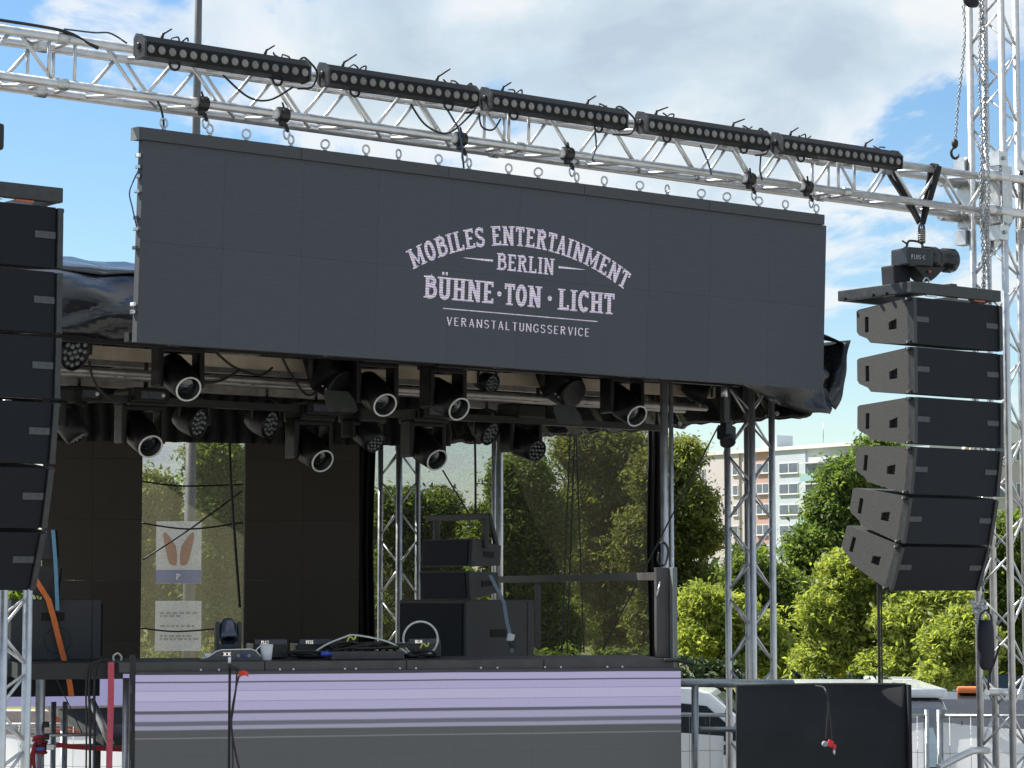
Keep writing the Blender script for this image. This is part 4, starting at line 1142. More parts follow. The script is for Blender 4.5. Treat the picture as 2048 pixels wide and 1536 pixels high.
b_ = MB().lathe([(0.02, 0.085), (0.10, 0.085), (0.105, 0.075), (0.17, 0.075), (0.175, 0.082), (0.26, 0.080), (0.27, 0.07)], (0, 0, 0.10), (1, 0, 0), 20).build('motor_body', 'black_gloss', ch)
for k in range(9):
    a = 2 * math.pi * k / 9
    MB().box((0.218, 0.080 * math.cos(a), 0.10 + 0.080 * math.sin(a)), (0.07, 0.01, 0.01)).build('cooling_fin', 'flybar', b_)
MB().plate([(-0.13, 0.036), (0.13, 0.036), (0.05, -0.035), (0.012, -0.06), (-0.012, -0.06), (-0.05, -0.035)], [], lambda p: (p[0] + 0.01, -0.07, p[1]), lambda p: (p[0] + 0.01, 0.07, p[1])).build('chain_guide', 'black', ch)
MB().path(spline([(-0.13, 0, 0.155), (-0.125, -0.01, 0.20), (-0.09, 0, 0.215), (-0.02, 0, 0.21), (0.005, 0, 0.19), (0.005, 0, 0.155)], 5), 0.008, 8).build('carry_handle', 'black', ch)
MB().path([(-0.135 + 0.03 * math.sin(i * 0.9), 0.02, 0.165 + 0.012 * i) for i in range(5)], 0.006, 6).build('power_lead', 'cable', ch)
MB().path([(0.0, 0.024 * math.sin(a), -0.075 + 0.03 * math.cos(a)) for a in np.linspace(0.3, 5.4, 14)], 0.007, 7).build('hook', 'zinc', ch)
MB().lathe([(0, 0.010), (0.012, 0.010)], (0, -0.075, 0.0), (0, -1, 0), 10).build('hook_bolt', 'rust', ch)
# printed words on the housing
def small_text(text, x0, x1, z0, h, y, parent, mat, T=0.17):
    gl = [glyph(c2, T, False) for c2 in text]; tot = sum(w for _, w in gl) + 0.16 * (len(gl) - 1); k = (x1 - x0) / tot
    mb = MB(); x = 0; ly = 0
    for q, w in gl:
        for qd in q:
            ly = (ly + 1) % 7
            mb.add([(x0 + (x + p.x) * k, y - 0.0003 * ly, z0 + p.y * h) for p in qd], [(0, 1, 2, 3)])
        x += w + 0.16
    return mb.build('printed_word', mat, parent)
_g0 = glyph
def glyph(ch, T, serif):
    if ch in 'PD14X':
        q = []; tn = T * 0.8
        if ch == 'P': stroke(q, [(T / 2, 0), (T / 2, 1)], T, 0); stroke(q, [(0, 1 - tn / 2), (0.22, 1 - tn / 2)] + arc(0.22, 0.74, 0.17, 0.26 - tn / 2, 90, -90, 8) + [(0, 0.48 + tn / 2)], tn, 0); return q, 0.46
        if ch == 'D': stroke(q, [(T / 2, 0), (T / 2, 1)], T, 0); stroke(q, [(0, 1 - tn / 2), (0.15, 1 - tn / 2)] + arc(0.15, 0.5, 0.28, 0.5 - tn / 2, 90, -90, 10) + [(0, tn / 2)], tn, 0); return q, 0.50
        if ch == '1': stroke(q, [(0.18, 0), (0.18, 1), (0.03, 0.8)], tn, 0); return q, 0.28
        if ch == 'X': stroke(q, [(0.04, 0), (0.46, 1)], tn, 0); stroke(q, [(0.04, 1), (0.46, 0)], tn, 0); return q, 0.5
        if ch == '4': stroke(q, [(0.36, 0), (0.36, 1), (0.02, 0.3), (0.5, 0.3)], tn, 0); return q, 0.52
    if ch == '-': q = []; stroke(q, [(0.02, 0.48), (0.24, 0.48)], T, 0); return q, 0.26
    return _g0(ch, T, serif)
small_text('PLUS-C', -0.165, -0.050, 0.075, 0.030, -0.102, ch, 'print')
cs = thing('chain_stop', 'worn chain stop with chain between the sling and the hoist', 'chain stop', FA.W(UCR + 0.07, 0.07, 5.385), FA.a)
MB().lathe([(-0.055, 0.012), (-0.05, 0.024), (0.045, 0.026), (0.05, 0.012)], (0, 0, 0.035), (0, 0, 1), 12).build('spring_body', 'brass', cs)
MB().path([(0.026 * math.cos(a), 0.026 * math.sin(a), -0.012 + 0.0145 * a / 6.283) for a in np.linspace(0, 6 * 6.283, 60)], 0.003, 5).build('spring', 'steel', cs)
MB().tube((0, 0, -0.12), (0, 0, 0.12), 0.006, 8).build('chain', 'steel', cs)
# cable case behind the hoist
o = MB().bevbox((0, 0, 0), (0.16, 0.12, 0.22), 0.01).build('cable_case', 'bag', None, loc=FA.W(UCR - 0.09, 0.16, 5.10), rot=(0, R(-4), FA.a))
tag(o, 'dark chain bag standing behind the chain hoist', 'bag')
o = MB().bevbox((0, 0, 0), (0.16, 0.12, 0.14), 0.02).build('hoist_body', 'black', None, loc=FA.W(UCL + 0.20, 0.1, 5.33), rot=(0, 0, FA.a))
tag(o, 'edge of a black hoist above the left line array', 'hoist')

# ---- chains on the right tower
def chain(name, label, pts, link=0.030, wire=0.0038, mat='steel'):
    P = [Vector(p) for p in pts]; mb = MB(); k = 0
    seg = [(P[i + 1] - P[i]).length for i in range(len(P) - 1)]; tot = sum(seg); nl = int(tot / (link * 0.76))
    for i in range(nl):
        d = tot * (i + 0.5) / nl; j = 0
        while j < len(seg) - 1 and d > seg[j]: d -= seg[j]; j += 1
        c_ = P[j].lerp(P[j + 1], d / seg[j]); ax = (P[j + 1] - P[j]).normalized(); x, y = perp(ax)
        side = x if i % 2 else y; side = side * math.cos(0.4) + ax.cross(side) * math.sin(0.4)
        ring = [c_ + ax * (link * 0.5) * math.cos(a) + side * (link * 0.30) * math.sin(a) for a in np.linspace(0, 2 * math.pi, 9)[:-1]]
        mb.path(ring, wire, 4, True)
    o = mb.build(name, mat); return tag(o, label, 'chain')
TY = 17.0
chain('hanging_chain', 'free chain with a hook hanging beside the right tower', [at(1927, 10, TY), at(1931, 60, TY), at(1925, 130, TY), at(1915, 215, TY), at(1911, 278, TY)])
hk = thing('chain_hook', 'dark hook at the end of the free chain beside the right tower', 'hook', at(1910, 296, TY), R(20))
MB().lathe([(0, 0.012), (0.02, 0.024), (0.05, 0.022), (0.06, 0.010)], (0, 0, 0), (0, 0, 1), 10).build('hook_head', 'black', hk)
MB().path([(0.0 + 0.030 * math.sin(a), 0, -0.035 + 0.038 * math.cos(a)) for a in np.linspace(0.0, -4.6, 16)], [0.010] * 13 + [0.008, 0.006, 0.003], 7).build('hook_bend', 'black', hk)
for k, (x0, x1, x2, lab) in enumerate(((1958, 1962, 1966, 'leftmost'), (1964, 1969, 1972, 'middle'), (1966, 1975, 1979, 'rightmost'))):
    pts = [at(x0, -30, TY - 0.1)]
    for q in range(1, 14):
        t_ = q / 13; x = lerp(x0, x1, t_ * 2) if t_ < 0.5 else lerp(x1, x2, t_ * 2 - 1)
        pts.append(at(x + 2.2 * math.sin(q * 1.3 + k * 2), lerp(-30, 640, t_), TY - 0.1))
    chain('tower_chain', '%s of three chains hanging down the front of the right tower' % lab, pts)
chain('tower_chain', 'lower chain running into the bag on the right tower', [at(1964 + 3 * math.sin(i), lerp(1150, 1245, i / 6), TY) for i in range(7)])
def soft_bag(name, label, px, y0, y1, w, Y, mat='bag'):
    top, bot = at(px, y0, Y), at(px, y1, Y); h_ = (top - bot).length
    prof = [(0, 0.0), (0.02 * h_, w * 0.28), (0.10 * h_, w * 0.42), (0.35 * h_, w * 0.5), (0.8 * h_, w * 0.46), (1.0 * h_, w * 0.40), (0.985 * h_, w * 0.36), (0.9 * h_, w * 0.34)]
    t = thing(name, label, 'bag', bot, R(20))
    b_ = MB().lathe(prof, (0, 0, 0), (0, 0, 1), 20)
    b_.v = [(x, y * 0.7 + 0.008 * math.sin(z * 40 + x * 30), z) for x, y, z in b_.v]
    b_.build('bag_body', mat, t)
    for s in (-1, 1): MB().path(spline([(s * w * 0.38, 0, h_ * 0.97), (s * w * 0.3, 0, h_ * 1.1), (0, 0, h_ * 1.2)], 4), 0.006, 6).build('bag_strap', 'cable', t)
    return t
soft_bag('chain_bag', 'dark blue chain bag hanging low on the right tower', 1973, 1240, 1341, 0.125, 16.95)
soft_bag('chain_bag', 'dark blue chain bag at the top edge on the right tower', 1944, -75, 15, 0.15, 17.0)
o = MB()
for k in range(26):
    a = random.uniform(0, 6.28); o.lathe([(0, 0.0), (0.02, 0.02), (0.045, 0.0)], (0.05 * math.cos(a) * random.random(), 0.04 * math.sin(a), random.uniform(-0.06, 0.09)), (random.uniform(-1, 1), random.uniform(-1, 1), 1), 6)
tag(o.build('plastic_wrap', 'sign_white', None, loc=at(1957, 1235, 17.05)), 'crumpled white plastic wrap above the chain bag on the right tower', 'plastic')
cable('cable', 'black cable knotted on the right tower above the fence', [at(x, y, 16.95) for x, y in ((2000, 1290), (1990, 1320), (1978, 1355), (1977, 1380))], 0.008)

# ================================================================== LAMPS UNDER THE ROOF
def moving_head(label, F, ring_px, top_px, v, aim, scale=1.0, kind='beam'):
    """head hung upside down; aim is the direction of the lens in the local frame"""
    hr = F.hit(ring_px[0], ring_px[1], v - 0.10); tp = F.hit(top_px[0], top_px[1], v)
    aim = Vector(aim).normalized(); s = scale
    piv = Vector((hr.x, hr.y, hr.z)) - aim * 0.19 * s
    t = thing('moving_head', label, 'stage light', F.W(piv.x, piv.y, piv.z), F.a, 'moving heads under the roof')
    top = tp.z - piv.z
    yaw = math.atan2(aim.x, -aim.y); rz = Matrix.Rotation(yaw, 3, 'Z')
    MB().bevbox((0, 0, top + 0.055), (0.27 * s, 0.24 * s, 0.12), 0.02, rz).build('base', 'head', t)
    # yoke with a bridge and two arms
    for sgn in (-1, 1):
        c_ = rz @ Vector((sgn * 0.135 * s, 0, (top) / 2 - 0.03))
        MB().bevbox(c_, (0.038 * s, 0.13 * s, top + 0.10), 0.015, rz).build('yoke_arm', 'head', t)
    MB().bevbox((0, 0, top - 0.012), (0.27 * s, 0.14 * s, 0.035), 0.01, rz).build('yoke_bridge', 'head', t)
    prof = [(-0.17, 0.0), (-0.165, 0.07), (-0.12, 0.098), (0.02, 0.105), (0.12, 0.092), (0.19, 0.080), (0.19, 0.070), (0.15, 0.066)]
    hd = MB().lathe([(a * s, b * s) for a, b in prof], (0, 0, 0), aim, 22).build('lamp_head', 'head', t)
    if kind == 'beam':
        MB().torus(aim * 0.192 * s, aim, 0.0765 * s, 0.0060 * s, 30, 8).build('lens_ring', 'ring', hd)
        MB().lathe([(0.150 * s, 0.068 * s), (0.160 * s, 0.05 * s), (0.165 * s, 0.0)], (0, 0, 0), aim, 22).build('lens', 'glass_dark', hd)
    else:
        face = MB(); x, y = perp(aim)
        pts = [(0, 0)] + [(0.033 * math.cos(k * math.pi / 3), 0.033 * math.sin(k * math.pi / 3)) for k in range(6)] + [(0.062 * math.cos(k * math.pi / 6), 0.062 * math.sin(k * math.pi / 6)) for k in range(12)]
        for a, b2 in pts: face.lathe([(0.165 * s, 0.0125 * s), (0.175 * s, 0.012 * s), (0.183 * s, 0.006 * s), (0.184 * s, 0)], (x * a + y * b2) * s, aim, 8)
        face.build('lens_cluster', 'led_lens', hd)
    return t
AIM = (-0.05, -0.87, -0.49)
for (rp, tp, lab) in (((377, 778), (345, 694), 'moving head with a pale ring below the left part of the screen'),
                      ((770, 810), (750, 726), 'moving head with a pale ring, left of the middle pair below the screen'),
                      ((918, 818), (900, 738), 'moving head with a pale ring, right of the middle pair below the screen'),
                      ((1274, 832), (1248, 756), 'moving head with a pale ring, rightmost below the screen')):
    moving_head(lab, FA, rp, tp, 2.52, Vector(AIM) + Vector((random.uniform(-.08, .08), 0, random.uniform(-.07, .07))), 1.06)
for (rp, tp, lab) in (((301, 893), (282, 812), 'moving head with a pale ring in the lower row beside the pale scrim'),
                      ((645, 922), (625, 842), 'moving head with a pale ring in the lower row before the middle LED column'),
                      ((874, 920), (852, 845), 'moving head with a pale ring in the lower row before the back tower')):
    moving_head(lab, FA, rp, tp, 3.36, Vector(AIM) + Vector((random.uniform(-.08, .08), 0, random.uniform(-.07, .07))), 1.06)
moving_head('wash moving head tilted down beside the left line array', FA, (157, 878), (150, 812), 3.36, (0.35, -0.42, -0.84), 0.95, 'wash')
moving_head('dark wash moving head hanging between the LED column and the back tower', FA, (752, 888), (752, 846), 3.36, (0.12, -0.75, -0.66), 1.0, 'wash')
moving_head('wash moving head hanging before the dark scrim, rightmost of its row', FA, (1075, 902), (1075, 838), 3.36, (0.05, -0.93, -0.36), 1.05, 'wash')
def par_can(label, px, py, v, rad, aim, mat_face='led_lens', n_ring=(1, 6, 12)):
    h = FA.hit(px, py, v); aim = Vector(aim).normalized()
    t = thing('par_can', label, 'stage light', FA.W(h.x, h.y, h.z), FA.a, 'LED par cans under the roof')
    b_ = MB().lathe([(-0.20, 0.0), (-0.19, rad * 0.5), (-0.12, rad * 0.85), (-0.02, rad), (0.012, rad * 1.02), (0.012, rad * 0.92), (-0.01, rad * 0.90)], (0, 0, 0), aim, 22).build('can', 'head', t)
    x, y = perp(aim); face = MB()
    if n_ring:
        for ring, n in enumerate(n_ring):
            for k in range(n):
                a = 2 * math.pi * k / n + ring * 0.3; rr = rad * 0.36 * ring
                face.lathe([(-0.012, rad * 0.165), (0.004, rad * 0.15), (0.011, rad * 0.08), (0.012, 0)], x * rr * math.cos(a) + y * rr * math.sin(a), aim, 8)
        face.build('lens_cluster', mat_face, b_)
    else:
        MB().lathe([(-0.01, rad * 0.89), (0.0, rad * 0.6), (0.004, 0)], (0, 0, 0), aim, 22).build('lens', mat_face, b_)
    pts = [Vector((sg * rad * 1.12, 0.06, 0)) if i else None for i, sg in ((1, -1),)]
    br_ = spline([(-rad * 1.1, 0.05, -0.01), (-rad * 1.1, 0.05, rad * 1.2), (-rad * 0.5, 0.05, rad * 1.75), (rad * 0.5, 0.05, rad * 1.75), (rad * 1.1, 0.05, rad * 1.2), (rad * 1.1, 0.05, -0.01)], 4)
    MB().path(br_, 0.010, 6).build('bracket', 'black', t)
    MB().tube((0, 0.05, rad * 1.75), (0, 0.05, rad * 1.75 + 0.14), 0.012, 8).build('hanger', 'black', t)
    return t
par_can('LED par can with twelve lenses, left of the pair over the pale scrim', 397, 846, 3.5, 0.105, (0.45, -0.85, -0.25))
par_can('LED par can with twelve lenses, right of the pair over the pale scrim', 541, 848, 3.5, 0.105, (0.45, -0.85, -0.25))
par_can('LED par can close under the roof beside the left line array', 150, 703, 2.7, 0.125, (0.30, -0.88, -0.35))
par_can('LED par can in the lower row right of the back tower', 981, 866, 3.5, 0.10, (0.30, -0.80, -0.5))
par_can('small LED par can tucked behind the screen edge', 983, 768, 3.0, 0.075, (0.2, -0.9, -0.3))
M['par_white'] = material('pale_par_lens', (0.42, 0.44, 0.44), 0.22, 0.0, 14, 0.6, spec=0.7)
par_can('round par can with a pale lens below the right end of the screen', 1411, 790, 2.9, 0.10, (0.62, -0.62, -0.45), 'par_white', None)
def fresnel(label, bx, by, fx0, fy0, fx1, fy1, v):
    h = FA.hit(bx, by, v)
    t = thing('flood_light', label, 'stage light', FA.W(h.x, h.y, h.z), FA.a, 'flood lights with flaps')
    rot = Euler((R(-35), R(18), R(10))).to_matrix()
    MB().bevbox((0, 0.05, 0.09), (0.26, 0.24, 0.30), 0.03, rot).build('housing', 'head', t)
    MB().lathe([(0, 0.10), (0.05, 0.115), (0.07, 0.115), (0.07, 0.10)], rot @ Vector((0, -0.03, -0.02)), rot @ Vector((0.1, -0.5, -0.85)), 18).build('front_ring', 'head', t)
    a, b2 = FA.hit(fx0, fy0, v - 0.18) - h, FA.hit(fx1, fy1, v - 0.18) - h
    w = b2.x - a.x; hh = a.z - b2.z
    ol = [(-w * 0.42, hh / 2), (w * 0.36, hh / 2), (w / 2, hh * 0.05), (w / 2, -hh * 0.38), (w * 0.4, -hh / 2), (-w * 0.45, -hh / 2), (-w / 2, hh * 0.1)]
    c_ = (a + b2) / 2
    MB().plate(ol, [], lambda p: (c_.x + p[0], c_.y + p[1] * 0.5, c_.z + p[1]), lambda p: (c_.x + p[0], c_.y + p[1] * 0.5 + 0.004, c_.z + p[1])).build('flap', 'flap', t)
    for sg in (-1, 1):
        MB().bevbox((sg * 0.15, 0.06, 0.13), (0.02, 0.05, 0.26), 0.006).build('yoke_arm', 'black', t)
    MB().tube((0, 0.06, 0.24), (0, 0.06, 0.40), 0.014, 8).build('hanger', 'black', t)
    for k in range(4):
        MB().lathe([(0, 0.011), (0.008, 0.006)], (-0.13 + 0.03 * k, -0.06, -0.03 - 0.02 * (k % 2)), (0.1, -1, 0.2), 7).build('knob', 'zinc', t)
fresnel('flood light with a grey flap left of the middle moving heads', 668, 766, 650, 779, 711, 826, 2.75)
fresnel('flood light with a grey flap right of the middle moving heads', 1128, 782, 1109, 808, 1161, 850, 2.75)
# drivers and small boxes on the rear lamp rail
def rail_box(label, px, py, w, hh):
    h = FA.hit(px, py, 3.36)
    t = thing('driver_box', label, 'lamp driver', FA.W(h.x, h.y, h.z), FA.a, 'driver boxes on the lamp rail')
    MB().bevbox((0, 0, 0), (w, 0.2, hh), 0.012).build('case', 'head', t)
    MB().bevbox((0.0, -0.102, 0), (w * 0.66, 0.006, hh * 0.5), 0.002).build('display_panel', 'display_grey', t)
    MB().lathe([(0, 0.014), (0.01, 0.012)], (w * 0.3, -0.104, 0), (0, -1, 0), 10).build('indicator', 'white', t)
    MB().tube((0, 0, hh / 2), (0, 0, hh / 2 + 0.12), 0.012, 8).build('hanger', 'black', t)
rail_box('driver box with a small display above the left wash light', 158, 789, 0.26, 0.10)
rail_box('driver box with a white indicator above the pale scrim', 290, 792, 0.27, 0.10)
rail_box('driver box with a white indicator above the middle LED column', 632, 818, 0.27, 0.10)
rail_box('driver box with a white indicator right of the middle LED column', 862, 825, 0.27, 0.10)
ds = thing('hanging_spotlight', 'small black spotlight hanging left of the right roof tower', 'stage light', at(1449, 850, 18.5), FA.a)
MB().bevbox((0, 0, 0.10), (0.05, 0.05, 0.22), 0.008).build('bracket', 'black', ds)
MB().bevbox((0, -0.02, -0.06), (0.11, 0.10, 0.11), 0.012, Euler((R(-20), R(20), 0)).to_matrix()).build('lamp_body', 'black', ds)
MB().lathe([(0, 0.045), (0.05, 0.06), (0.06, 0.06)], (-0.015, -0.04, -0.09), (-0.3, -0.5, -0.7), 12).build('hood', 'black', ds)
MB().tube((0, 0, 0.2), (0, 0, 0.28), 0.025, 10).build('clamp', 'alu', ds)
for k, (pts, lab) in enumerate((
        (((178, 722), (187, 760), (205, 785), (228, 800)), 'black cable looping under the roof beside the left lamps'),
        (((430, 703), (470, 735), (520, 750), (545, 735)), 'black cable swinging under the pale roof beam'),
        (((560, 705), (580, 745), (615, 790), (650, 770)), 'thin cable hanging before the left flood light'),
        (((405, 765), (440, 762), (480, 740)), 'cable running from the left moving head to the roof beam'))):
    cable('lamp_cable', lab, [FA.W(*FA.hit(x, y, 2.95)) for x, y in pts], 0.009)

# ================================================================== THINGS ON THE STAGE
def sub_box(label, u0, u1, v0, v1, hgt, front, base):
    t = thing('subwoofer', label, 'speaker', FB.W((u0 + u1) / 2, (v0 + v1) / 2, base), FB.a, 'side fill subwoofers')
    w, d = u1 - u0, v1 - v0
    MB().bevbox((0, 0, hgt / 2), (w, d, hgt), 0.012).build('cabinet', 'sub_paint', t)
    s = -1 if front == 'left' else 1
    MB().bevbox((s * (w / 2 + 0.006), 0, hgt / 2), (0.02, d - 0.05, hgt - 0.05), 0.004).build('grille', 'grille', t)
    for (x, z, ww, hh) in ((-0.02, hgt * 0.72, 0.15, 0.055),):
        MB().bevbox((x, -d / 2 - 0.0015, z), (ww, 0.006, hh), 0.002).build('handle_recess_dark', 'hole', t)  # flat dark plate, the shade of a handle recess put into its colour
    MB().torus((w * 0.02, -d / 2 - 0.001, hgt * 0.33), (0, 1, 0), 0.085, 0.002, 26, 4).build('wheel_plate', 'black', t)
    MB().box((w * 0.40, -d / 2 - 0.001, hgt / 2), (0.003, 0.004, hgt - 0.02)).build('panel_seam', 'hole', t)
    return t
M['sub_paint'] = material('side_fill_paint', (0.042, 0.042, 0.044), 0.65, 0.0, 60, 0.25, 0.3, 110)
def small_box(label, c_, w, d, hgt, tilt, front):
    t = thing('side_fill_speaker', label, 'speaker', FB.W(*c_), rot=Euler((0, R(tilt), FB.a)), group='small side fill speakers')
    s = -1 if front == 'left' else 1
    ol = [(-s * w / 2, hgt * 0.36), (s * w / 2, hgt / 2), (s * w / 2, -hgt / 2), (-s * w / 2, -hgt * 0.36)]
    MB().plate(ol, [], lambda p: (p[0], -d / 2, p[1]), lambda p: (p[0], d / 2, p[1])).build('cabinet', 'sub_paint', t)
    MB().bevbox((s * (w / 2 + 0.005), 0, 0), (0.02, d - 0.04, hgt - 0.02), 0.004).build('grille', 'grille', t)
    MB().bevbox((-s * w * 0.1, -d / 2 - 0.002, 0.0), (0.10, 0.006, 0.04), 0.002).build('handle_recess_dark', 'hole', t)  # dark plate on the surface, coloured like the shade in a recess
    MB().bevbox((s * (w / 2 - 0.02), -d / 2 - 0.006, 0), (0.03, 0.02, hgt), 0.003).build('rigging_rail', 'flybar', t)
    return t
V0 = 2.2
# right stack, turned towards the middle of the stage: nearest upright edge at one point
SA = R(42)
cn = FB.W(*FB.hit(931, 1308, V0)); ex, ey = Vector((math.cos(SA), math.sin(SA), 0)), Vector((-math.sin(SA), math.cos(SA), 0))
hs = FB.hit(931, 1200, V0).z - FL
sw, sd_ = 0.66, 0.74
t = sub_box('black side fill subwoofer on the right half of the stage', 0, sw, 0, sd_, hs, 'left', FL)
cc = cn + ex * sw / 2 + ey * sd_ / 2; t.location = (cc.x, cc.y, FL); t.rotation_euler = (0, 0, SA)
for k, lab in enumerate(('lower small speaker stacked on the right stage subwoofer', 'upper small speaker stacked on the right stage subwoofer')):
    w_, d_, h_ = 0.29, 0.53, 0.200
    t = small_box(lab, (0, 0, 0), w_, d_, h_, 0, 'left')
    c2 = cn + ex * (0.05 + 0.02 * k + w_ / 2) + ey * (0.03 + d_ / 2)
    t.location = (c2.x, c2.y, FL + hs + 0.115 + 0.212 * k); t.rotation_euler = Euler((0, R(-4 + 8 * k), SA))
c2 = cn + ex * 0.17 + ey * 0.30
fr = thing('flying_rack', 'black flying frame standing above the right stack of small speakers', 'frame', (c2.x, c2.y, FL + hs + 0.43), SA)
for s in (-1, 1):
    MB().bevbox((0.04, s * 0.27, 0.06), (0.045, 0.035, 0.24), 0.006).build('frame_upright', 'black', fr)
MB().bevbox((0.0, 0, 0.165), (0.06, 0.62, 0.045), 0.006).build('frame_top', 'black', fr)
MB().bevbox((0.13, -0.25, 0.07), (0.03, 0.03, 0.24), 0.004, Euler((0, R(-18), 0)).to_matrix()).build('frame_strut', 'black', fr)
Pst = [FB.W(*FB.hit(x, y, V0 - 0.10)) for x, y in ((980, 1150), (993, 1175), (1008, 1205), (1014, 1245), (1020, 1268))]
M['grey_strap'] = material('grey_blue_strap', (0.20, 0.25, 0.31), 0.75, 0.0, 50, 0.2)
strap('ratchet_strap', 'pale grey-blue strap tying down the right speaker stack', Pst, 0.026, (FB.r.x, FB.r.y, 0), 'grey_strap')
rt = thing('ratchet_buckle', 'silver ratchet buckle on the strap of the right speaker stack', 'ratchet', FB.W(*FB.hit(1021, 1278, V0 - 0.12)), FB.a)
MB().bevbox((0, 0, 0.01), (0.05, 0.03, 0.055), 0.006, Euler((0, R(15), 0)).to_matrix()).build('ratchet_frame', 'white', rt)
MB().bevbox((0.012, -0.01, -0.035), (0.045, 0.03, 0.05), 0.006, Euler((0, R(-10), 0)).to_matrix()).build('ratchet_handle', 'flybar', rt)
MB().bevbox((0.010, 0, -0.075), (0.02, 0.006, 0.04), 0.002).build('strap_tail', 'grey_strap', rt)
# left stack
V0l = 1.5
g0, g1 = FB.hit(20, 1320, V0l), FB.hit(201, 1320, V0l)
hl = FB.hit(120, 1199, V0l).z - (DT - 0.03)
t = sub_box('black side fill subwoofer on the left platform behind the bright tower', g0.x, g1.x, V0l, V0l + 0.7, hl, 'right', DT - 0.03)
for k, lab in enumerate(('lower small speaker on the left platform stack', 'upper small speaker on the left platform stack')):
    small_box(lab, (g0.x + 0.13 - 0.02 * k, V0l + 0.36, DT + hl + 0.10 + 0.22 * k), 0.36, 0.6, 0.205, 6 - 10 * k, 'right')
strap('tie_strap', 'bright orange strap slung down over the left speaker stack', [FB.W(*FB.hit(x, y, V0l - 0.03)) for x, y in ((60, 1140), (78, 1170), (97, 1200), (107, 1235), (118, 1280), (129, 1323))], 0.036, (FB.r.x, FB.r.y, 0.15), 'orange')
strap('tie_strap', 'loose orange strap end hanging under the left platform', [FB.W(*FB.hit(x, y, 0.98)) for x, y in ((136, 1352), (140, 1370), (143, 1393))], 0.034, (FB.r.x, FB.r.y, 0), 'orange')
strap('tie_strap', 'light blue strap hanging over the left speaker stack', [FB.W(*FB.hit(x, y, V0l - 0.04)) for x, y in ((106, 1060), (110, 1110), (113, 1170), (115, 1221))], 0.024, (FB.r.x, FB.r.y, 0), 'blue_strap')

# ---- desk gear at the front of the stage
def B(px, py, v): return FB.hit(px, py, v)
pz = thing('ptz_camera', 'blue-grey remote camera on a stand at the front of the stage', 'camera', FB.W(B(456, 1300, 0.35).x, 0.35, DT), FB.a)
zc_ = B(456, 1262, 0.35).z - DT
MB().bevbox((0, 0, zc_ - 0.10), (0.155, 0.13, 0.045), 0.012).build('base', 'flybar', pz)
for s in (-1, 1):
    MB().bevbox((s * 0.068, 0.01, zc_ - 0.02), (0.024, 0.09, 0.155), 0.010).build('yoke_arm', 'flybar', pz)
hd = MB().lathe([(-0.06, 0.0), (-0.055, 0.035), (-0.03, 0.052), (0.05, 0.055), (0.085, 0.053), (0.085, 0.046), (0.07, 0.044)], (0, 0.01, zc_ + 0.015), (0, -0.52, -0.85), 24).build('camera_head', 'camera_blue', pz)
MB().lathe([(0.060, 0.045), (0.072, 0.03), (0.074, 0)], (0, 0.01, zc_ + 0.015), (0, -0.52, -0.85), 20).build('lens', 'glass_dark', hd)
MB().tube((0, 0, 0), (0, 0, zc_ - 0.12), 0.02, 10).build('stem', 'black', pz)
hb = thing('control_hub', 'low curved grey hub with sockets below the remote camera', 'device', FB.W(B(465, 1316, 0.06).x, 0.10, DT), FB.a)
wid = B(525, 1316, 0.06).x - B(402, 1316, 0.06).x
ol = [(-0.5, 0.0), (-0.5, 0.012), (-0.40, 0.02), (-0.26, 0.055), (-0.18, 0.064), (0.30, 0.068), (0.38, 0.058), (0.47, 0.022), (0.5, 0.0)]
ol = [(a * wid, b) for a, b in ol]
MB().plate(ol, [], lambda p: (p[0], -0.03, p[1]), lambda p: (p[0], 0.10, p[1])).build('shell', 'display_grey', hb)
MB().path([(a * 1.0, -0.031, b + 0.002) for a, b in ol[1:-1]], 0.004, 6).build('pale_edge', 'white', hb)
small_text('XX', -0.055, -0.01, 0.030, 0.022, -0.033, hb, 'warm_screen', 0.2)
for u, mm in ((0.035, 'sign_grey'), (0.075, 'blue'), (0.10, 'sign_grey')):
    MB().lathe([(0, 0.012), (0.01, 0.010)], (u, -0.031, 0.03), (0, -1, 0), 10).build('socket', mm, hb)
MB().bevbox((-0.14, 0.0, 0.035), (0.05, 0.06, 0.018), 0.003).build('paper_pad', 'white', hb)
cup = thing('paper_cup', 'white paper cup standing on the stage edge beside the hub', 'cup', FB.W(B(534, 1318, 0.08).x, 0.10, DT), FB.a)
MB().lathe([(0.0, 0.029), (0.005, 0.031), (0.098, 0.040), (0.098, 0.037), (0.02, 0.028)], (0, 0, 0), (0, 0, 1), 24).build('cup_wall', 'white', cup)
MB().path(spline([(-0.036, -0.01, 0.09), (-0.055, -0.012, 0.075), (-0.07, -0.01, 0.055), (-0.06, -0.01, 0.05)], 4), 0.004, 6).build('lid_tab', 'white', cup)
for px, txt, lab in ((539, 'PLL1', 'left deck player with a small lit label behind the cup'), (628, 'PESS', 'middle deck player with a small lit label behind the cables'), (845, 'NLM', 'right deck player with a small lit label seen through the cable ring')):
    pl = thing('deck_player', lab, 'player', FB.W(B(px, 1300, 0.45).x, 0.45, DT), FB.a, 'deck players at the stage front')
    MB().bevbox((0, 0.1, 0.05), (0.22, 0.30, 0.09), 0.008).build('body', 'black_gloss', pl)
    sc_ = MB().bevbox((0.0, -0.06, 0.105), (0.20, 0.012, 0.034), 0.002).build('screen', 'display_grey', pl)
    small_text(txt, -0.062, -0.018, 0.094, 0.020, -0.068, pl, 'warm_screen', 0.2)
    for k in range(4): MB().lathe([(0, 0.008), (0.014, 0.007)], (-0.06 + 0.045 * k, -0.051, 0.05), (0, -1, 0), 8).build('knob', 'badge', pl)
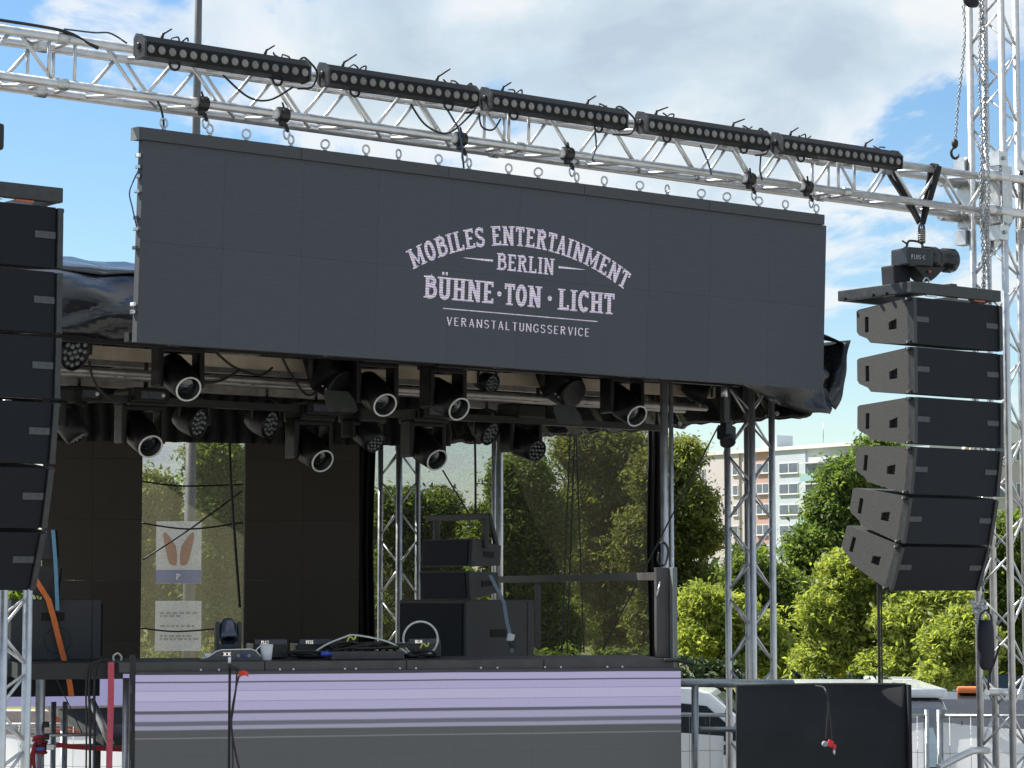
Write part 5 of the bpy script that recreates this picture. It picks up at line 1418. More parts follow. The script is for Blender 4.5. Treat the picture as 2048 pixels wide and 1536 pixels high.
mxr = thing('mixer_case', 'brown-black mixer in its case under a heap of cables', 'mixer', FB.W(B(735, 1312, 0.12).x, 0.22, DT), FB.a)
MB().bevbox((0, 0, 0.026), (0.46, 0.22, 0.052), 0.006).build('case', 'fascia', mxr)
for k in range(9): MB().lathe([(0, 0.011), (0.020, 0.009)], (-0.19 + 0.047 * k, -0.03 + 0.02 * (k % 2), 0.052), (0, 0, 1), 8).build('knob', 'black', mxr)
heap = [('black cable heap on the mixer, upper strand', 3), ('black cable heap on the mixer, lower strand', 8), ('black cable heap left of the mixer', 12), ('black cable heap right of the mixer', 21)]
for k, (lab, sd) in enumerate(heap):
    rnd = random.Random(sd); x0, x1 = ((660, 800), (650, 810), (575, 660), (770, 870))[k]
    zz = (0.075, 0.06, 0.02, 0.02)[k]
    cable('tangled_cable', lab, [FB.W(B(lerp(x0, x1, rnd.random() if 0 < i < 13 else i / 13), 1300, 0.2).x, 0.1 + 0.2 * rnd.random(), DT + zz + 0.035 * rnd.random()) for i in range(14)], 0.008)
cable('pale_cable', 'pale cable arching over the mixer', [FB.W(*B(x, y, 0.12)) for x, y in ((632, 1302), (655, 1288), (690, 1274), (708, 1270), (760, 1279), (790, 1290), (814, 1306))], 0.006, 'cable_white')
o = MB().torus((0, 0, 0), (0.1, 1, 0), 0.108, 0.0065, 40, 8).build('cable_ring', 'cable_white', None, loc=FB.W(B(841, 1278, 0.2).x, 0.2, B(841, 1278, 0.2).z), rot=(0, 0, FB.a))
tag(o, 'pale coiled cable ring standing upright at the stage front', 'cable')
M['yellow_green'] = material('yellow_green_tape', (0.40, 0.48, 0.08), 0.5, 0.0, 30, 0.2)
for px, py in ((702, 1283), (848, 1297)):
    o = MB().path(spline([(-0.025, 0, 0), (-0.005, 0, 0.03), (0.015, -0.01, 0.012), (0.03, 0, 0.035)], 4), 0.006, 6).build('tape_tag', 'yellow_green', None, loc=FB.W(*B(px, py, 0.08)), rot=(0, 0, FB.a))
    tag(o, 'yellow-green cable tag ' + ('on the cable heap' if px < 800 else 'inside the cable ring'), 'tag')
o = MB().lathe([(0, 0.012), (0.004, 0.017), (0.045, 0.017), (0.05, 0.010), (0.07, 0.009)], (0, 0, 0), (1, 0, 0), 14).build('power_plug', 'blue', None, loc=FB.W(*B(642, 1308, 0.06)), rot=(0, 0, FB.a))
tag(o, 'blue power plug lying left of the mixer', 'plug')
# ---- microphone stand in front of the LED wall
ms = thing('microphone_stand', 'black microphone stand in front of the striped LED wall', 'microphone stand', FB.W(B(459, 1400, -0.8).x, -0.8, 0), FB.a)
zt = B(457, 1325, -0.8).z
MB().tube((0, 0, 0.02), (0.0, 0, zt - 0.03), 0.0095, 10, 0.0075).build('pole', 'black', ms)
MB().lathe([(zt - 0.035, 0.014), (zt - 0.02, 0.016), (zt - 0.005, 0.014)], (0, 0, 0), (0, 0, 1), 10).build('clutch', 'black', ms)
MB().lathe([(zt - 0.005, 0.008), (zt + 0.03, 0.009), (zt + 0.032, 0.004)], (-0.002, 0, 0), (0, 0, 1), 10).build('thread', 'white', ms)
MB().lathe([(0, 0.14), (0.02, 0.13), (0.03, 0.02)], (0, 0, 0), (0, 0, 1), 20).build('foot', 'black', ms)
MB().tube((0.0, -0.01, zt - 0.025), (0.05, -0.01, zt - 0.04), 0.010, 8).build('clip_arm', 'black', ms)
M['flag'] = material('orange_red_cloth', (0.75, 0.06, 0.03), 0.7, 0.0, 30, 0.2)
o = MB().grid(lambda a, b: (0.0 + 0.055 * a, 0.006 * math.sin(a * 7), 0.035 * (0.5 - b) * (1 - 0.35 * a) + 0.012 * math.sin(a * 3)), 8, 4).build('marker_flag', 'flag', None, loc=FB.W(B(477, 1349, -0.8).x, -0.81, B(477, 1350, -0.8).z), rot=(0, 0, FB.a), solid=0.003)
tag(o, 'small orange-red flag tied beside the microphone stand', 'flag')
cable('cable', 'dark cable hanging down along the microphone stand', [FB.W(*B(x, y, -0.82)) for x, y in ((474, 1340), (472, 1375), (466, 1420), (463, 1450), (470, 1500), (484, 1560))], 0.006)
cable('cable', 'second dark cable wound close to the microphone stand', [FB.W(*B(x, y, -0.82)) for x, y in ((478, 1352), (468, 1395), (462, 1440), (465, 1490), (466, 1560))], 0.005)

# ---- curved black cover at the right
cv = thing('curved_cover', 'black curved cover standing below the right line array', 'cover', at(1638, 1400, 15.6).xy.to_3d(), R(6))
w = 355 / 5000 * 15.6; ztp = at(1638, 1374, 15.25).z
def cov(a, b):
    th = lerp(-40, 21, a); Rr = w / (math.sin(R(40)) + math.sin(R(21)))
    return (Rr * (math.sin(R(th)) + math.sin(R(40))) - w / 2, Rr * math.cos(R(th)) - Rr * 0.92, ztp * b)
MB().grid(cov, 40, 8).build('curved_panel', 'cover', cv, solid=0.012)
MB().path([Vector(cov(i / 40, 1.0)) + Vector((0, 0, 0.002)) for i in range(41)], 0.008, 6).build('top_hem', 'flybar', cv)
MB().box((w / 2 + 0.012, 0.16, ztp / 2), (0.02, 0.40, ztp)).build('side_return', 'cover', cv)
MB().box((0, 0.45, ztp / 2 - 0.05), (w * 0.6, 0.35, ztp - 0.1)).build('cabinet_behind', 'black', cv)
P0 = [at(x, y, 15.19) for x, y in ((1640, 1371), (1650, 1378), (1657, 1410), (1654, 1450), (1652, 1478))]
P0[0] = at(1632, 1372, 15.5)
cable('hanging_cable', 'black cable draped over the top of the curved cover', P0, 0.007)
cable('hanging_cable', 'thin black return of the cable on the curved cover', [at(x, y, 15.17) for x, y in ((1656, 1405), (1661, 1440), (1664, 1475), (1665, 1482))], 0.004)
pg = thing('red_connector', 'red power connector dangling on the curved black cover', 'connector', at(1658, 1487, 15.14), R(6))
MB().bevbox((0.006, 0, 0.0), (0.034, 0.03, 0.040), 0.006, Euler((0, R(30), 0)).to_matrix()).build('body', 'red', pg)
MB().bevbox((0.03, 0, -0.018), (0.024, 0.025, 0.028), 0.005).build('plug_end', 'red', pg)
MB().lathe([(0, 0.009), (0.036, 0.008)], (0.03, 0, -0.032), (0, 0, -1), 10).build('pins', 'zinc', pg)
MB().lathe([(0, 0.017), (0.02, 0.017), (0.022, 0.01)], (-0.03, 0, -0.002), (0.2, -1, 0), 14).build('cap', 'sign_grey', pg)

# ================================================================== BEHIND THE STAGE
# ---- tall mast with two signs
LY = 30.0
lp = thing('lamp_post', 'tall grey mast rising behind the screen and the pale scrim', 'mast', (at(377, 1100, LY).x, LY, 0))
MB().tube((0, 0, 0), (0.02, 0, 5.6), 0.085, 16, 0.062).tube((0.02, 0, 5.6), (0.07, 0, 13.0), 0.060, 16, 0.034).build('mast', 'post', lp)
MB().box((0, -0.02, 0.03), (0.35, 0.35, 0.06)).build('foot_plate', 'post', lp)
a, b2 = at(313, 1043, LY - 0.12), at(402, 1167, LY - 0.12)
sg = thing('butterfly_sign', 'white sign with two dark red wings and a blue band on the mast', 'sign', ((a.x + b2.x) / 2, a.y, b2.z))
w, hh = b2.x - a.x, a.z - b2.z
MB().bevbox((0, 0, hh / 2), (w, 0.02, hh), 0.004).build('board', 'sign_white', sg)
MB().box((0, -0.013, hh * 0.11), (w, 0.006, hh * 0.215)).build('blue_band', 'sign_blue', sg)
wing_ = [(0.04, 0.30), (0.12, 0.285), (0.20, 0.32), (0.25, 0.42), (0.29, 0.56), (0.33, 0.70), (0.345, 0.80), (0.31, 0.83), (0.24, 0.79), (0.15, 0.70), (0.06, 0.60), (0.03, 0.45)]
for s in (-1, 1):
    MB().plate([(s * a_ * w, b_ * hh) for a_, b_ in wing_], [], lambda p: (p[0], -0.011, p[1]), lambda p: (p[0], -0.014, p[1])).build('red_wing', 'sign_red', sg)
small_text('P', -0.025, 0.025, hh * 0.06, hh * 0.10, -0.0175, sg, 'sign_white', 0.2)
for k in range(2): MB().box((0, 0.03, hh * (0.25 + 0.5 * k)), (0.2, 0.05, 0.03)).build('clamp', 'steel', sg)
a, b2 = at(311, 1202, LY - 0.12), at(402, 1302, LY - 0.12)
sg = thing('notice_board', 'white notice board with grey lines of text low on the mast', 'sign', ((a.x + b2.x) / 2, a.y, b2.z))
w, hh = b2.x - a.x, a.z - b2.z
MB().bevbox((0, 0, hh / 2), (w, 0.02, hh), 0.004).build('board', 'sign_white', sg)
rnd = random.Random(5)
for y, wd in ((0.76, 0.74), (0.70, 0.40), (0.50, 0.70), (0.30, 0.60), (0.24, 0.72)):
    x = -0.40 * w
    while x < (-0.40 + wd) * w:
        dx = rnd.uniform(0.03, 0.075)
        MB().box((x + dx / 2, -0.0125, y * hh), (dx * 0.85, 0.004, 0.026)).build('printed_word', 'sign_grey', sg); x += dx + 0.012
# ---- trees
def leaf_cloud(blobs, size, seed, clump=0.42, up=0.25):
    """blobs: (x, y, z, rx, ry, rz, leaves). Leaves sit in clumps spread through each blob"""
    rng = np.random.default_rng(seed); C = []; Tn = []
    for (x, y, z, rx, ry, rz, nl) in blobs:
        ns = max(8, int(nl / 60)); S = np.array([rx, ry, rz]); O = np.array([x, y, z])
        d = rng.normal(size=(ns, 3)); d[:, 2] += 0.15; d /= np.linalg.norm(d, axis=1)[:, None]
        d1 = d + rng.normal(0, 0.35, (ns, 3)); d1 /= np.linalg.norm(d1, axis=1)[:, None]
        p0 = d1 * rng.uniform(0.15, 0.65, (ns, 1)) * S; p1 = d * rng.uniform(0.62, 1.0, (ns, 1)) ** 0.8 * rng.choice([1.0, 1.12, 1.42], (ns, 1), p=[0.6, 0.27, 0.13]) * S
        idx = rng.integers(0, ns, nl); tt = rng.uniform(0, 1, nl) ** 0.75
        P = p0[idx] + (p1 - p0)[idx] * tt[:, None]; P[:, 2] -= (tt ** 2) * 0.16 * rz
        wd = clump * rng.uniform(0.25, 0.62, ns)[idx] * (1.05 - 0.75 * tt)
        P += rng.normal(size=(nl, 3)) * wd[:, None] * np.array([1, 1, 0.6])
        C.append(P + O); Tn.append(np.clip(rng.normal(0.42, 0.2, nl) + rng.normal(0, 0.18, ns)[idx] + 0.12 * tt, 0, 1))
    C = np.concatenate(C); Tn = np.concatenate(Tn); n = len(C)
    nrm = rng.normal(size=(n, 3)); nrm[:, 2] = np.abs(nrm[:, 2]) + up; nrm /= np.linalg.norm(nrm, axis=1)[:, None]
    t = rng.normal(size=(n, 3)); t[:, 2] -= 0.5; t -= nrm * (t * nrm).sum(1)[:, None]; t /= np.linalg.norm(t, axis=1)[:, None]
    bt = np.cross(nrm, t); L = size * rng.uniform(0.45, 1.5, n)[:, None]; W = L * 0.19
    V = np.stack([C - t * L * 0.5, C - t * L * 0.05 + bt * W + nrm * L * 0.04, C + t * L * 0.5 - nrm * L * 0.08, C - t * L * 0.05 - bt * W + nrm * L * 0.04], 1).reshape(-1, 3)
    me = bpy.data.meshes.new('crown'); me.vertices.add(4 * n); me.vertices.foreach_set('co', V.astype(np.float32).ravel())
    me.loops.add(4 * n); me.loops.foreach_set('vertex_index', np.arange(4 * n, dtype=np.int32))
    me.polygons.add(n); me.polygons.foreach_set('loop_start', np.arange(0, 4 * n, 4, dtype=np.int32))
    try: me.polygons.foreach_set('loop_total', np.full(n, 4, dtype=np.int32))
    except Exception: pass
    at_ = me.attributes.new('tone', 'FLOAT', 'FACE'); at_.data.foreach_set('value', Tn.astype(np.float32))
    me.update(calc_edges=True); return me
def tree(name, label, px, Y, blobs_px, size, mat, seed, trunk=0.16, clump=0.45, cat='tree', group=None, dens=1.0, trunk_top=None):
    """blobs_px: (px, py, half width px, half height px, leaves, depth offset)"""
    bx = at(px, 1300, Y).x; t = thing(name, label, cat, (bx, Y, 0), 0, group); k = Y / FPX; bl = []
    for (x, y, hw, hh_, nl, dy) in blobs_px:
        p = at(x, y, Y); bl.append((p.x - bx, dy, p.z, hw * k * 0.88, max(0.7 * hw * k, 0.6), hh_ * k * 0.9, int(nl * 3.7)))
    put('crown', leaf_cloud(bl, size * 0.42, seed, clump * 1.0), mat, t)
    rnd = random.Random(seed); top = max(b_[2] for b_ in bl) if trunk_top is None else trunk_top
    sp = spline([(0, 0, -0.1), (rnd.uniform(-.1, .1), 0.0, top * 0.3), (rnd.uniform(-.25, .25), 0.1, top * 0.62), (rnd.uniform(-.2, .2), 0, top)], 5)
    m_ = MB().path(sp, [lerp(trunk * 1.25, trunk * 0.25, i / (len(sp) - 1)) for i in range(len(sp))], 10)
    m_.build('trunk', 'bark', t)
    for b_ in bl:
        s_ = sp[rnd.randint(len(sp) // 3, len(sp) - 3)]; e_ = Vector((b_[0] * 0.9, b_[1] * 0.9, b_[2] + b_[5] * 0.2)); md = (s_ + e_) / 2 + Vector((rnd.uniform(-.2, .2), 0, 0.25))
        q = spline([s_, md, e_], 4)
        MB().path(q, [lerp(trunk * 0.42, trunk * 0.10, i / (len(q) - 1)) for i in range(len(q))], 7).build('limb', 'bark', t)
        for _ in range(3):
            f_ = q[rnd.randint(3, len(q) - 1)]; g_ = f_ + Vector((rnd.uniform(-1, 1) * b_[3] * 0.7, rnd.uniform(-1, 1) * b_[4] * 0.5, rnd.uniform(-0.3, 0.8) * b_[5]))
            MB().path([f_, (f_ + g_) / 2 + Vector((0, 0, 0.08)), g_], [trunk * 0.13, trunk * 0.09, trunk * 0.04], 5).build('limb', 'bark', t)
    return t
tree('broadleaf_tree', 'olive-green tree between the stage post and the right roof tower', 1290, 62,
     [(1330, 950, 75, 75, 5200, 0), (1385, 1010, 50, 50, 2600, -.3), (1400, 1075, 48, 45, 2600, .2), (1300, 1080, 90, 90, 6000, 0), (1395, 1180, 50, 70, 3400, 0), (1330, 1230, 90, 80, 5600, 0), (1370, 900, 30, 28, 900, 0)], 0.30, 'leaf_olive', 11, 0.22, 0.55)
tree('broadleaf_tree', 'deep green pointed tree rising right of the right roof tower', 1690, 58,
     [(1690, 955, 48, 48, 2800, 0), (1662, 1020, 52, 55, 3400, 0), (1715, 1000, 80, 75, 5200, .3), (1628, 1095, 58, 55, 3600, -.2), (1720, 1100, 105, 80, 7000, .2), (1625, 1180, 85, 75, 5600, 0), (1780, 1160, 90, 90, 5200, .5), (1650, 1280, 90, 70, 4600, .4), (1760, 905, 55, 40, 1400, .4)], 0.30, 'leaf_deep', 12, 0.24, 0.55)
tree('broadleaf_tree', 'bright lime-green tree left of the cable below the right line array', 1735, 44,
     [(1700, 1150, 70, 60, 4200, 0), (1745, 1110, 60, 50, 3200, -.2), (1660, 1225, 75, 60, 4200, 0), (1770, 1200, 80, 65, 5000, 0), (1710, 1290, 90, 60, 4800, 0), (1640, 1320, 60, 40, 2400, .2), (1800, 1290, 55, 60, 2600, .2)], 0.26, 'leaf_lime', 13, 0.14, 0.34)
tree('broadleaf_tree', 'small lime-green tree beside the chain bag on the right tower', 1938, 40,
     [(1890, 1285, 48, 40, 2600, 0), (1930, 1250, 45, 38, 2200, .1), (1875, 1350, 38, 30, 1700, -.1), (1925, 1330, 48, 34, 2000, .2), (1960, 1290, 40, 40, 1700, 0)], 0.24, 'leaf_lime', 14, 0.12, 0.30)
tree('broadleaf_tree', 'mid-green tree filling the gaps behind the right tower', 2040, 56,
     [(2000, 1090, 60, 70, 3800, 0), (2060, 1080, 70, 80, 4800, 0), (1960, 1180, 70, 70, 4400, 0), (2040, 1200, 80, 70, 5200, 0), (1890, 1170, 70, 60, 4000, .2), (2010, 1300, 80, 55, 4200, 0), (1850, 1240, 70, 70, 3800, .4)], 0.28, 'leaf_mid', 15, 0.2, 0.5)
tree('broadleaf_tree', 'bushy yellow-green tree low behind the right roof tower', 1440, 50,
     [(1400, 1270, 55, 45, 2800, 0), (1460, 1230, 60, 55, 3400, 0), (1520, 1270, 60, 60, 3800, 0), (1560, 1310, 50, 45, 2600, 0), (1400, 1200, 40, 40, 1800, 0), (1500, 1330, 70, 30, 2400, 0)], 0.26, 'leaf_lime', 16, 0.13, 0.34)
tree('broadleaf_tree', 'mid-green tree in the gap between the right roof tower and the lime tree', 1560, 54,
     [(1500, 1150, 60, 60, 3000, 0), (1560, 1190, 70, 70, 3800, 0), (1490, 1240, 70, 60, 3200, 0), (1570, 1280, 80, 60, 3800, 0), (1450, 1300, 70, 50, 2600, 0)], 0.27, 'leaf_mid', 17, 0.18, 0.45)
tree('broadleaf_tree', 'low lime-green tree between the speaker cable and the right tower', 1830, 43,
     [(1800, 1240, 60, 50, 3000, 0), (1850, 1210, 60, 50, 3200, 0), (1830, 1310, 70, 50, 3400, 0), (1900, 1200, 50, 45, 2400, 0), (1770, 1330, 60, 40, 2400, 0)], 0.25, 'leaf_lime', 18, 0.13, 0.34)
tree('broadleaf_tree', 'large tree seen through the left part of the pale scrim', 330, 64, [(300, 1000, 70, 70, 4200, 0), (350, 1090, 90, 80, 5600, 0), (300, 1180, 90, 80, 5600, 0), (370, 1250, 90, 70, 5000, 0), (250, 1080, 70, 90, 3600, 0)], 0.32, 'leaf_olive', 21, 0.22, 0.6)
tree('broadleaf_tree', 'taller tree seen through the right part of the pale scrim', 440, 56, [(430, 920, 60, 60, 4000, 0), (450, 1020, 70, 80, 5200, 0), (420, 1130, 80, 80, 5600, 0), (460, 1230, 80, 80, 5200, 0), (500, 960, 50, 70, 2600, 0)], 0.30, 'leaf_mid', 22, 0.22, 0.55)
tree('broadleaf_tree', 'tree seen through the dark scrim behind the back tower', 830, 60, [(790, 1030, 70, 70, 4600, 0), (870, 1040, 70, 70, 4600, 0), (830, 1130, 100, 80, 6400, 0), (800, 1230, 100, 70, 5400, 0), (900, 1220, 90, 80, 5200, 0)], 0.30, 'leaf_mid', 23, 0.22, 0.55)
tree('broadleaf_tree', 'broad tree in the middle of the dark scrim', 1050, 58, [(1040, 960, 70, 70, 5000, 0), (1000, 1060, 80, 80, 5800, 0), (1080, 1060, 80, 90, 6200, 0), (1040, 1170, 100, 80, 6200, 0), (1000, 1260, 90, 60, 4600, 0), (1100, 1260, 80, 60, 4200, 0)], 0.30, 'leaf_mid', 24, 0.24, 0.55)
tree('broadleaf_tree', 'tall tree reaching the roof edge at the right of the dark scrim', 1210, 66, [(1170, 900, 70, 55, 4200, 0), (1240, 905, 75, 60, 4800, 0), (1190, 1000, 90, 80, 6600, 0), (1260, 1030, 80, 90, 5800, 0), (1200, 1120, 100, 80, 6600, 0), (1240, 1220, 100, 80, 6200, 0)], 0.32, 'leaf_olive', 25, 0.26, 0.6)
tree('broadleaf_tree', 'half-hidden tree behind the middle LED column', 620, 70, [(600, 980, 100, 90, 4600, 0), (700, 1050, 90, 90, 4600, 0), (620, 1150, 120, 100, 5200, 0), (730, 1180, 60, 90, 3200, 0)], 0.34, 'leaf_deep', 26, 0.24, 0.6)
# distant woods along the horizon
rng = random.Random(4)
bl = []
for k in range(70):
    x = lerp(-75, 75, k / 69); bl.append((x, rng.uniform(-4, 4), rng.uniform(2.2, 4.0), 2.6, 2.5, rng.uniform(2.2, 4.4), 900))
o = put('distant_wood', leaf_cloud(bl, 0.75, 77, 1.1), 'leaf_deep', None, loc=(0, 150, 0)); tag(o, 'distant belt of dark trees along the horizon', 'woods', kind='stuff')
def hedge(label, px0, px1, y0, Y, seed, mat='leaf_hedge'):
    a, b2 = at(px0, y0, Y), at(px1, y0, Y); t = thing('hedge', label, 'hedge', ((a.x + b2.x) / 2, Y, 0)); w = b2.x - a.x; n = int(max(4, w / 0.45)); hh_ = a.z
    bl = [(-w / 2 + w * (i + 0.5) / n, rnd_ * 0.2, z, 0.42, 0.55, 0.36, 560) for i in range(n) for z, rnd_ in ((hh_ * 0.28, 1), (hh_ * 0.58, -1), (hh_ - 0.34, 0))]
    put('foliage', leaf_cloud(bl, 0.13, seed, 0.22), mat, t)
    for i in range(n): MB().tube((-w / 2 + w * (i + 0.5) / n, 0, 0), (-w / 2 + w * (i + 0.5) / n, 0, hh_ * 0.6), 0.03, 6).build('stem', 'bark', t)
hedge('dark clipped hedge behind the railing', 1340, 1475, 1312, 38, 31)
hedge('low dark hedge behind the vehicle with the white roof', 1570, 1800, 1345, 40, 32)
hedge('low hedge seen under the right part of the dark scrim', 740, 1330, 1290, 45, 33, 'leaf_mid')
hedge('low hedge seen under the pale scrim', 240, 520, 1270, 45, 34, 'leaf_olive')

# ---- fence with white tarpaulins
def fence_panel(label, p0, p1, top, sag=0.03, seed=1, sag_r=None):
    p0, p1 = Vector(p0), Vector(p1); d = p1 - p0; L = d.length; a = math.atan2(d.y, d.x)
    t = thing('fence_panel', label, 'fence', (p0.x, p0.y, 0), a, 'mobile fence panels'); rnd = random.Random(seed)
    for x in (0.02, L - 0.02): MB().tube((x, 0, 0), (x, 0, top + 0.05), 0.019, 10).build('post', 'steel', t)
    for z in (top, 0.15): MB().tube((0.02, 0, z), (L - 0.02, 0, z), 0.017, 10).build('rail', 'steel', t)
    MB().bevbox((0, 0, 0.06), (0.22, 0.6, 0.12), 0.02).build('foot_block', 'concrete', t)
    s2 = sag if sag_r is None else sag_r
    def f(u, v):
        x = lerp(0.05, L - 0.05, u); z = lerp(0.2, top - 0.03 - lerp(sag, s2, u) - 0.05 * math.sin(math.pi * u) * (1 if s2 < 0.1 else 0.3), v)
        wv = 0.025 * math.sin(x * 5.5 + seed + v * 2.5) + 0.018 * math.sin(x * 13 + v * 6 + seed * 2) + 0.02 * math.sin(v * 9 + x * 3)
        return (x, -0.035 + wv * (1 - 0.5 * v), z)
    MB().grid(f, 60, 26).build('tarpaulin', 'fence_tarp', t)
    wires = MB(); x = 0.1
    while x < L - 0.05: wires.tube((x, -0.075, 0.16), (x, -0.075, top), 0.0022, 4); x += 0.17
    for z in (0.55, 0.95, 1.35, 1.7): wires.path([(lerp(0.02, L - 0.02, i / 12), -0.078, z + 0.008 * math.sin(i + seed)) for i in range(13)], 0.0022, 4)
    o = wires.build('wire_mesh', 'steel', t); o['kind'] = 'stuff'
    for x in np.linspace(0.2, L - 0.2, 5): MB().torus((x, -0.05, top - 0.05), (1, 0, 0), 0.022, 0.004, 10, 5).build('tie', 'cable', t)
    return t
FY = 20.6
zf = at(1873, 1432, FY).z
xs = [at(px, 1430, FY).x for px in (1120, 1478, 1873, 2260, 2650)]
ys = [FY + 0.5, FY + 0.15, FY, FY - 0.15, FY]
fl = ['white tarpaulin fence panel left of the curved cover, its cloth sagging', 'white tarpaulin fence panel behind and right of the curved cover', 'white tarpaulin fence panel behind the right tower', 'white tarpaulin fence panel just beyond the right edge']
for k in range(3):
    fence_panel(fl[k], (xs[k], ys[k], 0), (xs[k + 1] - 0.06, ys[k + 1], 0), zf, 0.02 if k else 0.01, 3 + k, 0.14 if k == 0 else None)
zf2 = at(150, 1450, 24).z
fence_panel('pale fence panel seen under the left side platform', (at(0, 1450, 24).x - 0.6, 24, 0), (at(330, 1450, 24).x, 24.2, 0), zf2, 0.02, 9)
# low wall and container under the platform
cb = thing('container', 'rust-red container edge seen under the left side platform', 'container', (at(150, 1430, 27).x, 27, 0))
wz = at(150, 1412, 27).z
MB().bevbox((0, 0.5, wz / 2), (0.42, 1.0, wz), 0.02).build('container_wall', 'rust', cb)
for k in range(4): MB().box((-0.15 + 0.1 * k, -0.012, wz / 2), (0.04, 0.02, wz - 0.1)).build('rib', 'rust', cb)
MB().bevbox((0, 0, 0), (3.4, 0.3, 1.78), 0.03)
o = MB().bevbox((0, 0, 0.84), (5.0, 0.3, 1.68), 0.03).build('low_wall', 'concrete', None, loc=(at(130, 1430, 28).x, 28.4, 0)); tag(o, 'grey concrete wall behind the left side platform', 'wall')

# ---- vehicles
def wheel(t, x, y, r=0.33):
    w_ = MB().lathe([(-0.1, r * 0.7), (-0.1, r * 0.95), (-0.07, r), (0.07, r), (0.1, r * 0.95), (0.1, r * 0.7)], (x, y, r), (0, 1, 0), 20).build('wheel', 'tyre', t)
    MB().lathe([(-0.105, 0.0), (-0.105, r * 0.62), (0.105, r * 0.62), (0.105, 0)], (x, y, r), (0, 1, 0), 16).build('rim', 'zinc', w_)
def vehicle(name, label, cat, loc, rz, prof, width, paint, win, roofmat=None, split=(0.0,)):
    """prof: side outline (x forward, z); windows: list of side outlines; symmetric about y=0"""
    t = thing(name, label, cat, loc, rz)
    hw = width / 2
    def side(s_):
        def f(p):
            k = 0.10 * max(0, (p[1] - 0.95)) / 0.8
            return (p[0], s_ * (hw - k - 0.02), p[1])
        return f
    bod = MB().plate(prof, [], side(-1), side(1)); o = bod.build('body', paint, t)
    md = o.modifiers.new('soft edges', 'BEVEL'); md.width = 0.045; md.segments = 2; md.limit_method = 'ANGLE'
    for kind, ol in win:
        if kind == 'side':
            for s_ in (-1, 1):
                f = side(s_); 
                MB().plate(ol, [], lambda p: Vector(f(p)) + Vector((0, s_ * 0.004, 0)), lambda p: Vector(f(p)) + Vector((0, s_ * 0.012, 0))).build('side_window', 'car_glass_dark', t)
        else:
            (x0, z0), (x1, z1), mt = ol
            d = Vector((x1 - x0, 0, z1 - z0)).normalized(); nrm = Vector((d.z, 0, -d.x)) * (1 if kind == 'front' else -1)
            kk = lambda z: hw - 0.19 - 0.14 * max(0, (z - 0.95)) / 0.8
            vs_ = []
            for e in (0.008, 0.02):
                for (x, z) in ((x0, z0), (x1, z1)):
                    for s_ in (-1, 1): vs_.append(Vector((x, s_ * kk(z), z)) + nrm * e)
            MB().add(vs_, [(0, 1, 3, 2), (4, 6, 7, 5), (0, 4, 5, 1), (2, 3, 7, 6), (0, 2, 6, 4), (1, 5, 7, 3)]).build('windscreen' if kind == 'front' else 'rear_window', mt, t)
    xs_ = [p[0] for p in prof]; L = max(xs_) - min(xs_)
    for x in (min(xs_) + L * 0.18, max(xs_) - L * 0.18):
        for s_ in (-1, 1): wheel(t, x, s_ * (hw - 0.10))
    for s_ in (-1, 1):
        MB().bevbox((max(xs_) - 0.02, s_ * (hw - 0.28), 0.72), (0.08, 0.30, 0.14), 0.03).build('headlight', 'sign_white', t)
        MB().bevbox((min(xs_) + 0.01, s_ * (hw - 0.16), 0.95), (0.06, 0.12, 0.34), 0.02).build('tail_light', 'red', t)
        MB().bevbox((max(xs_) * 0.45, s_ * (hw + 0.08), 1.02), (0.10, 0.16, 0.13), 0.03).build('wing_mirror', 'black_gloss', t)
    return t
van = [(-2.3, 0.32), (2.25, 0.32), (2.35, 0.62), (2.25, 0.95), (1.55, 1.12), (0.85, 1.72), (0.55, 1.82), (-2.2, 1.86), (-2.36, 1.6), (-2.4, 0.8)]
vwin = [('side', [(1.30, 1.13), (0.80, 1.56), (0.18, 1.62), (0.12, 1.10)]), ('side', [(0.02, 1.10), (0.05, 1.63), (-0.95, 1.66), (-0.98, 1.10)]), ('front', ((1.48, 1.20), (0.92, 1.68), 'car_glass'))]
vehicle('white_van', 'white van glimpsed between the railing posts behind the fence', 'van', (1.80, 33.0, 0.0), R(-8), van, 1.85, 'white_paint', vwin)
dv = vehicle('dark_van', 'dark van with a white roof behind the curved cover', 'van', (at(1712, 1400, 28.2).x, 27.4, 0), R(-93), [(a, b * 1.03) for a, b in van], 1.8, 'dark_paint', vwin)
MB().bevbox((-0.85, 0, 1.93), (2.9, 1.62, 0.10), 0.03).build('white_roof', 'white_paint', dv)
car = [(-2.1, 0.30), (2.1, 0.30), (2.2, 0.55), (2.1, 0.82), (1.15, 0.98), (0.45, 1.45), (0.0, 1.53), (-1.2, 1.50), (-1.85, 1.12), (-2.15, 1.0), (-2.2, 0.6)]
cwin = [('side', [(0.95, 1.0), (0.42, 1.38), (-0.15, 1.43), (-0.15, 0.98)]), ('side', [(-0.22, 0.98), (-0.22, 1.43), (-1.1, 1.40), (-1.55, 1.06)]), ('front', ((1.10, 1.02), (0.50, 1.42), 'car_glass')), ('rear', ((-1.25, 1.45), (-1.8, 1.16), 'car_glass'))]
cr = vehicle('dark_car', 'dark car with an orange roll on its roof behind the fence', 'car', (at(1975, 1400, 35).x, 35.0, 0), R(-100), [(a, b * 1.06) for a, b in car], 1.75, 'dark_paint', cwin)
o = MB().bevbox((0, 0, 0), (0.22, 0.36, 0.09), 0.03).build('roof_roll', 'orange', None, loc=(at(1938, 1400, 35).x, 34.9, 1.655), rot=(0, 0, R(-100))); tag(o, 'orange roll lying on the roof of the dark car', 'roll')
vehicle('white_van', 'white van roof showing far behind the right tower', 'van', (at(2010, 1380, 42).x, 42, 0), R(8), [(a, b * 0.86) for a, b in van], 1.85, 'white_paint', vwin)

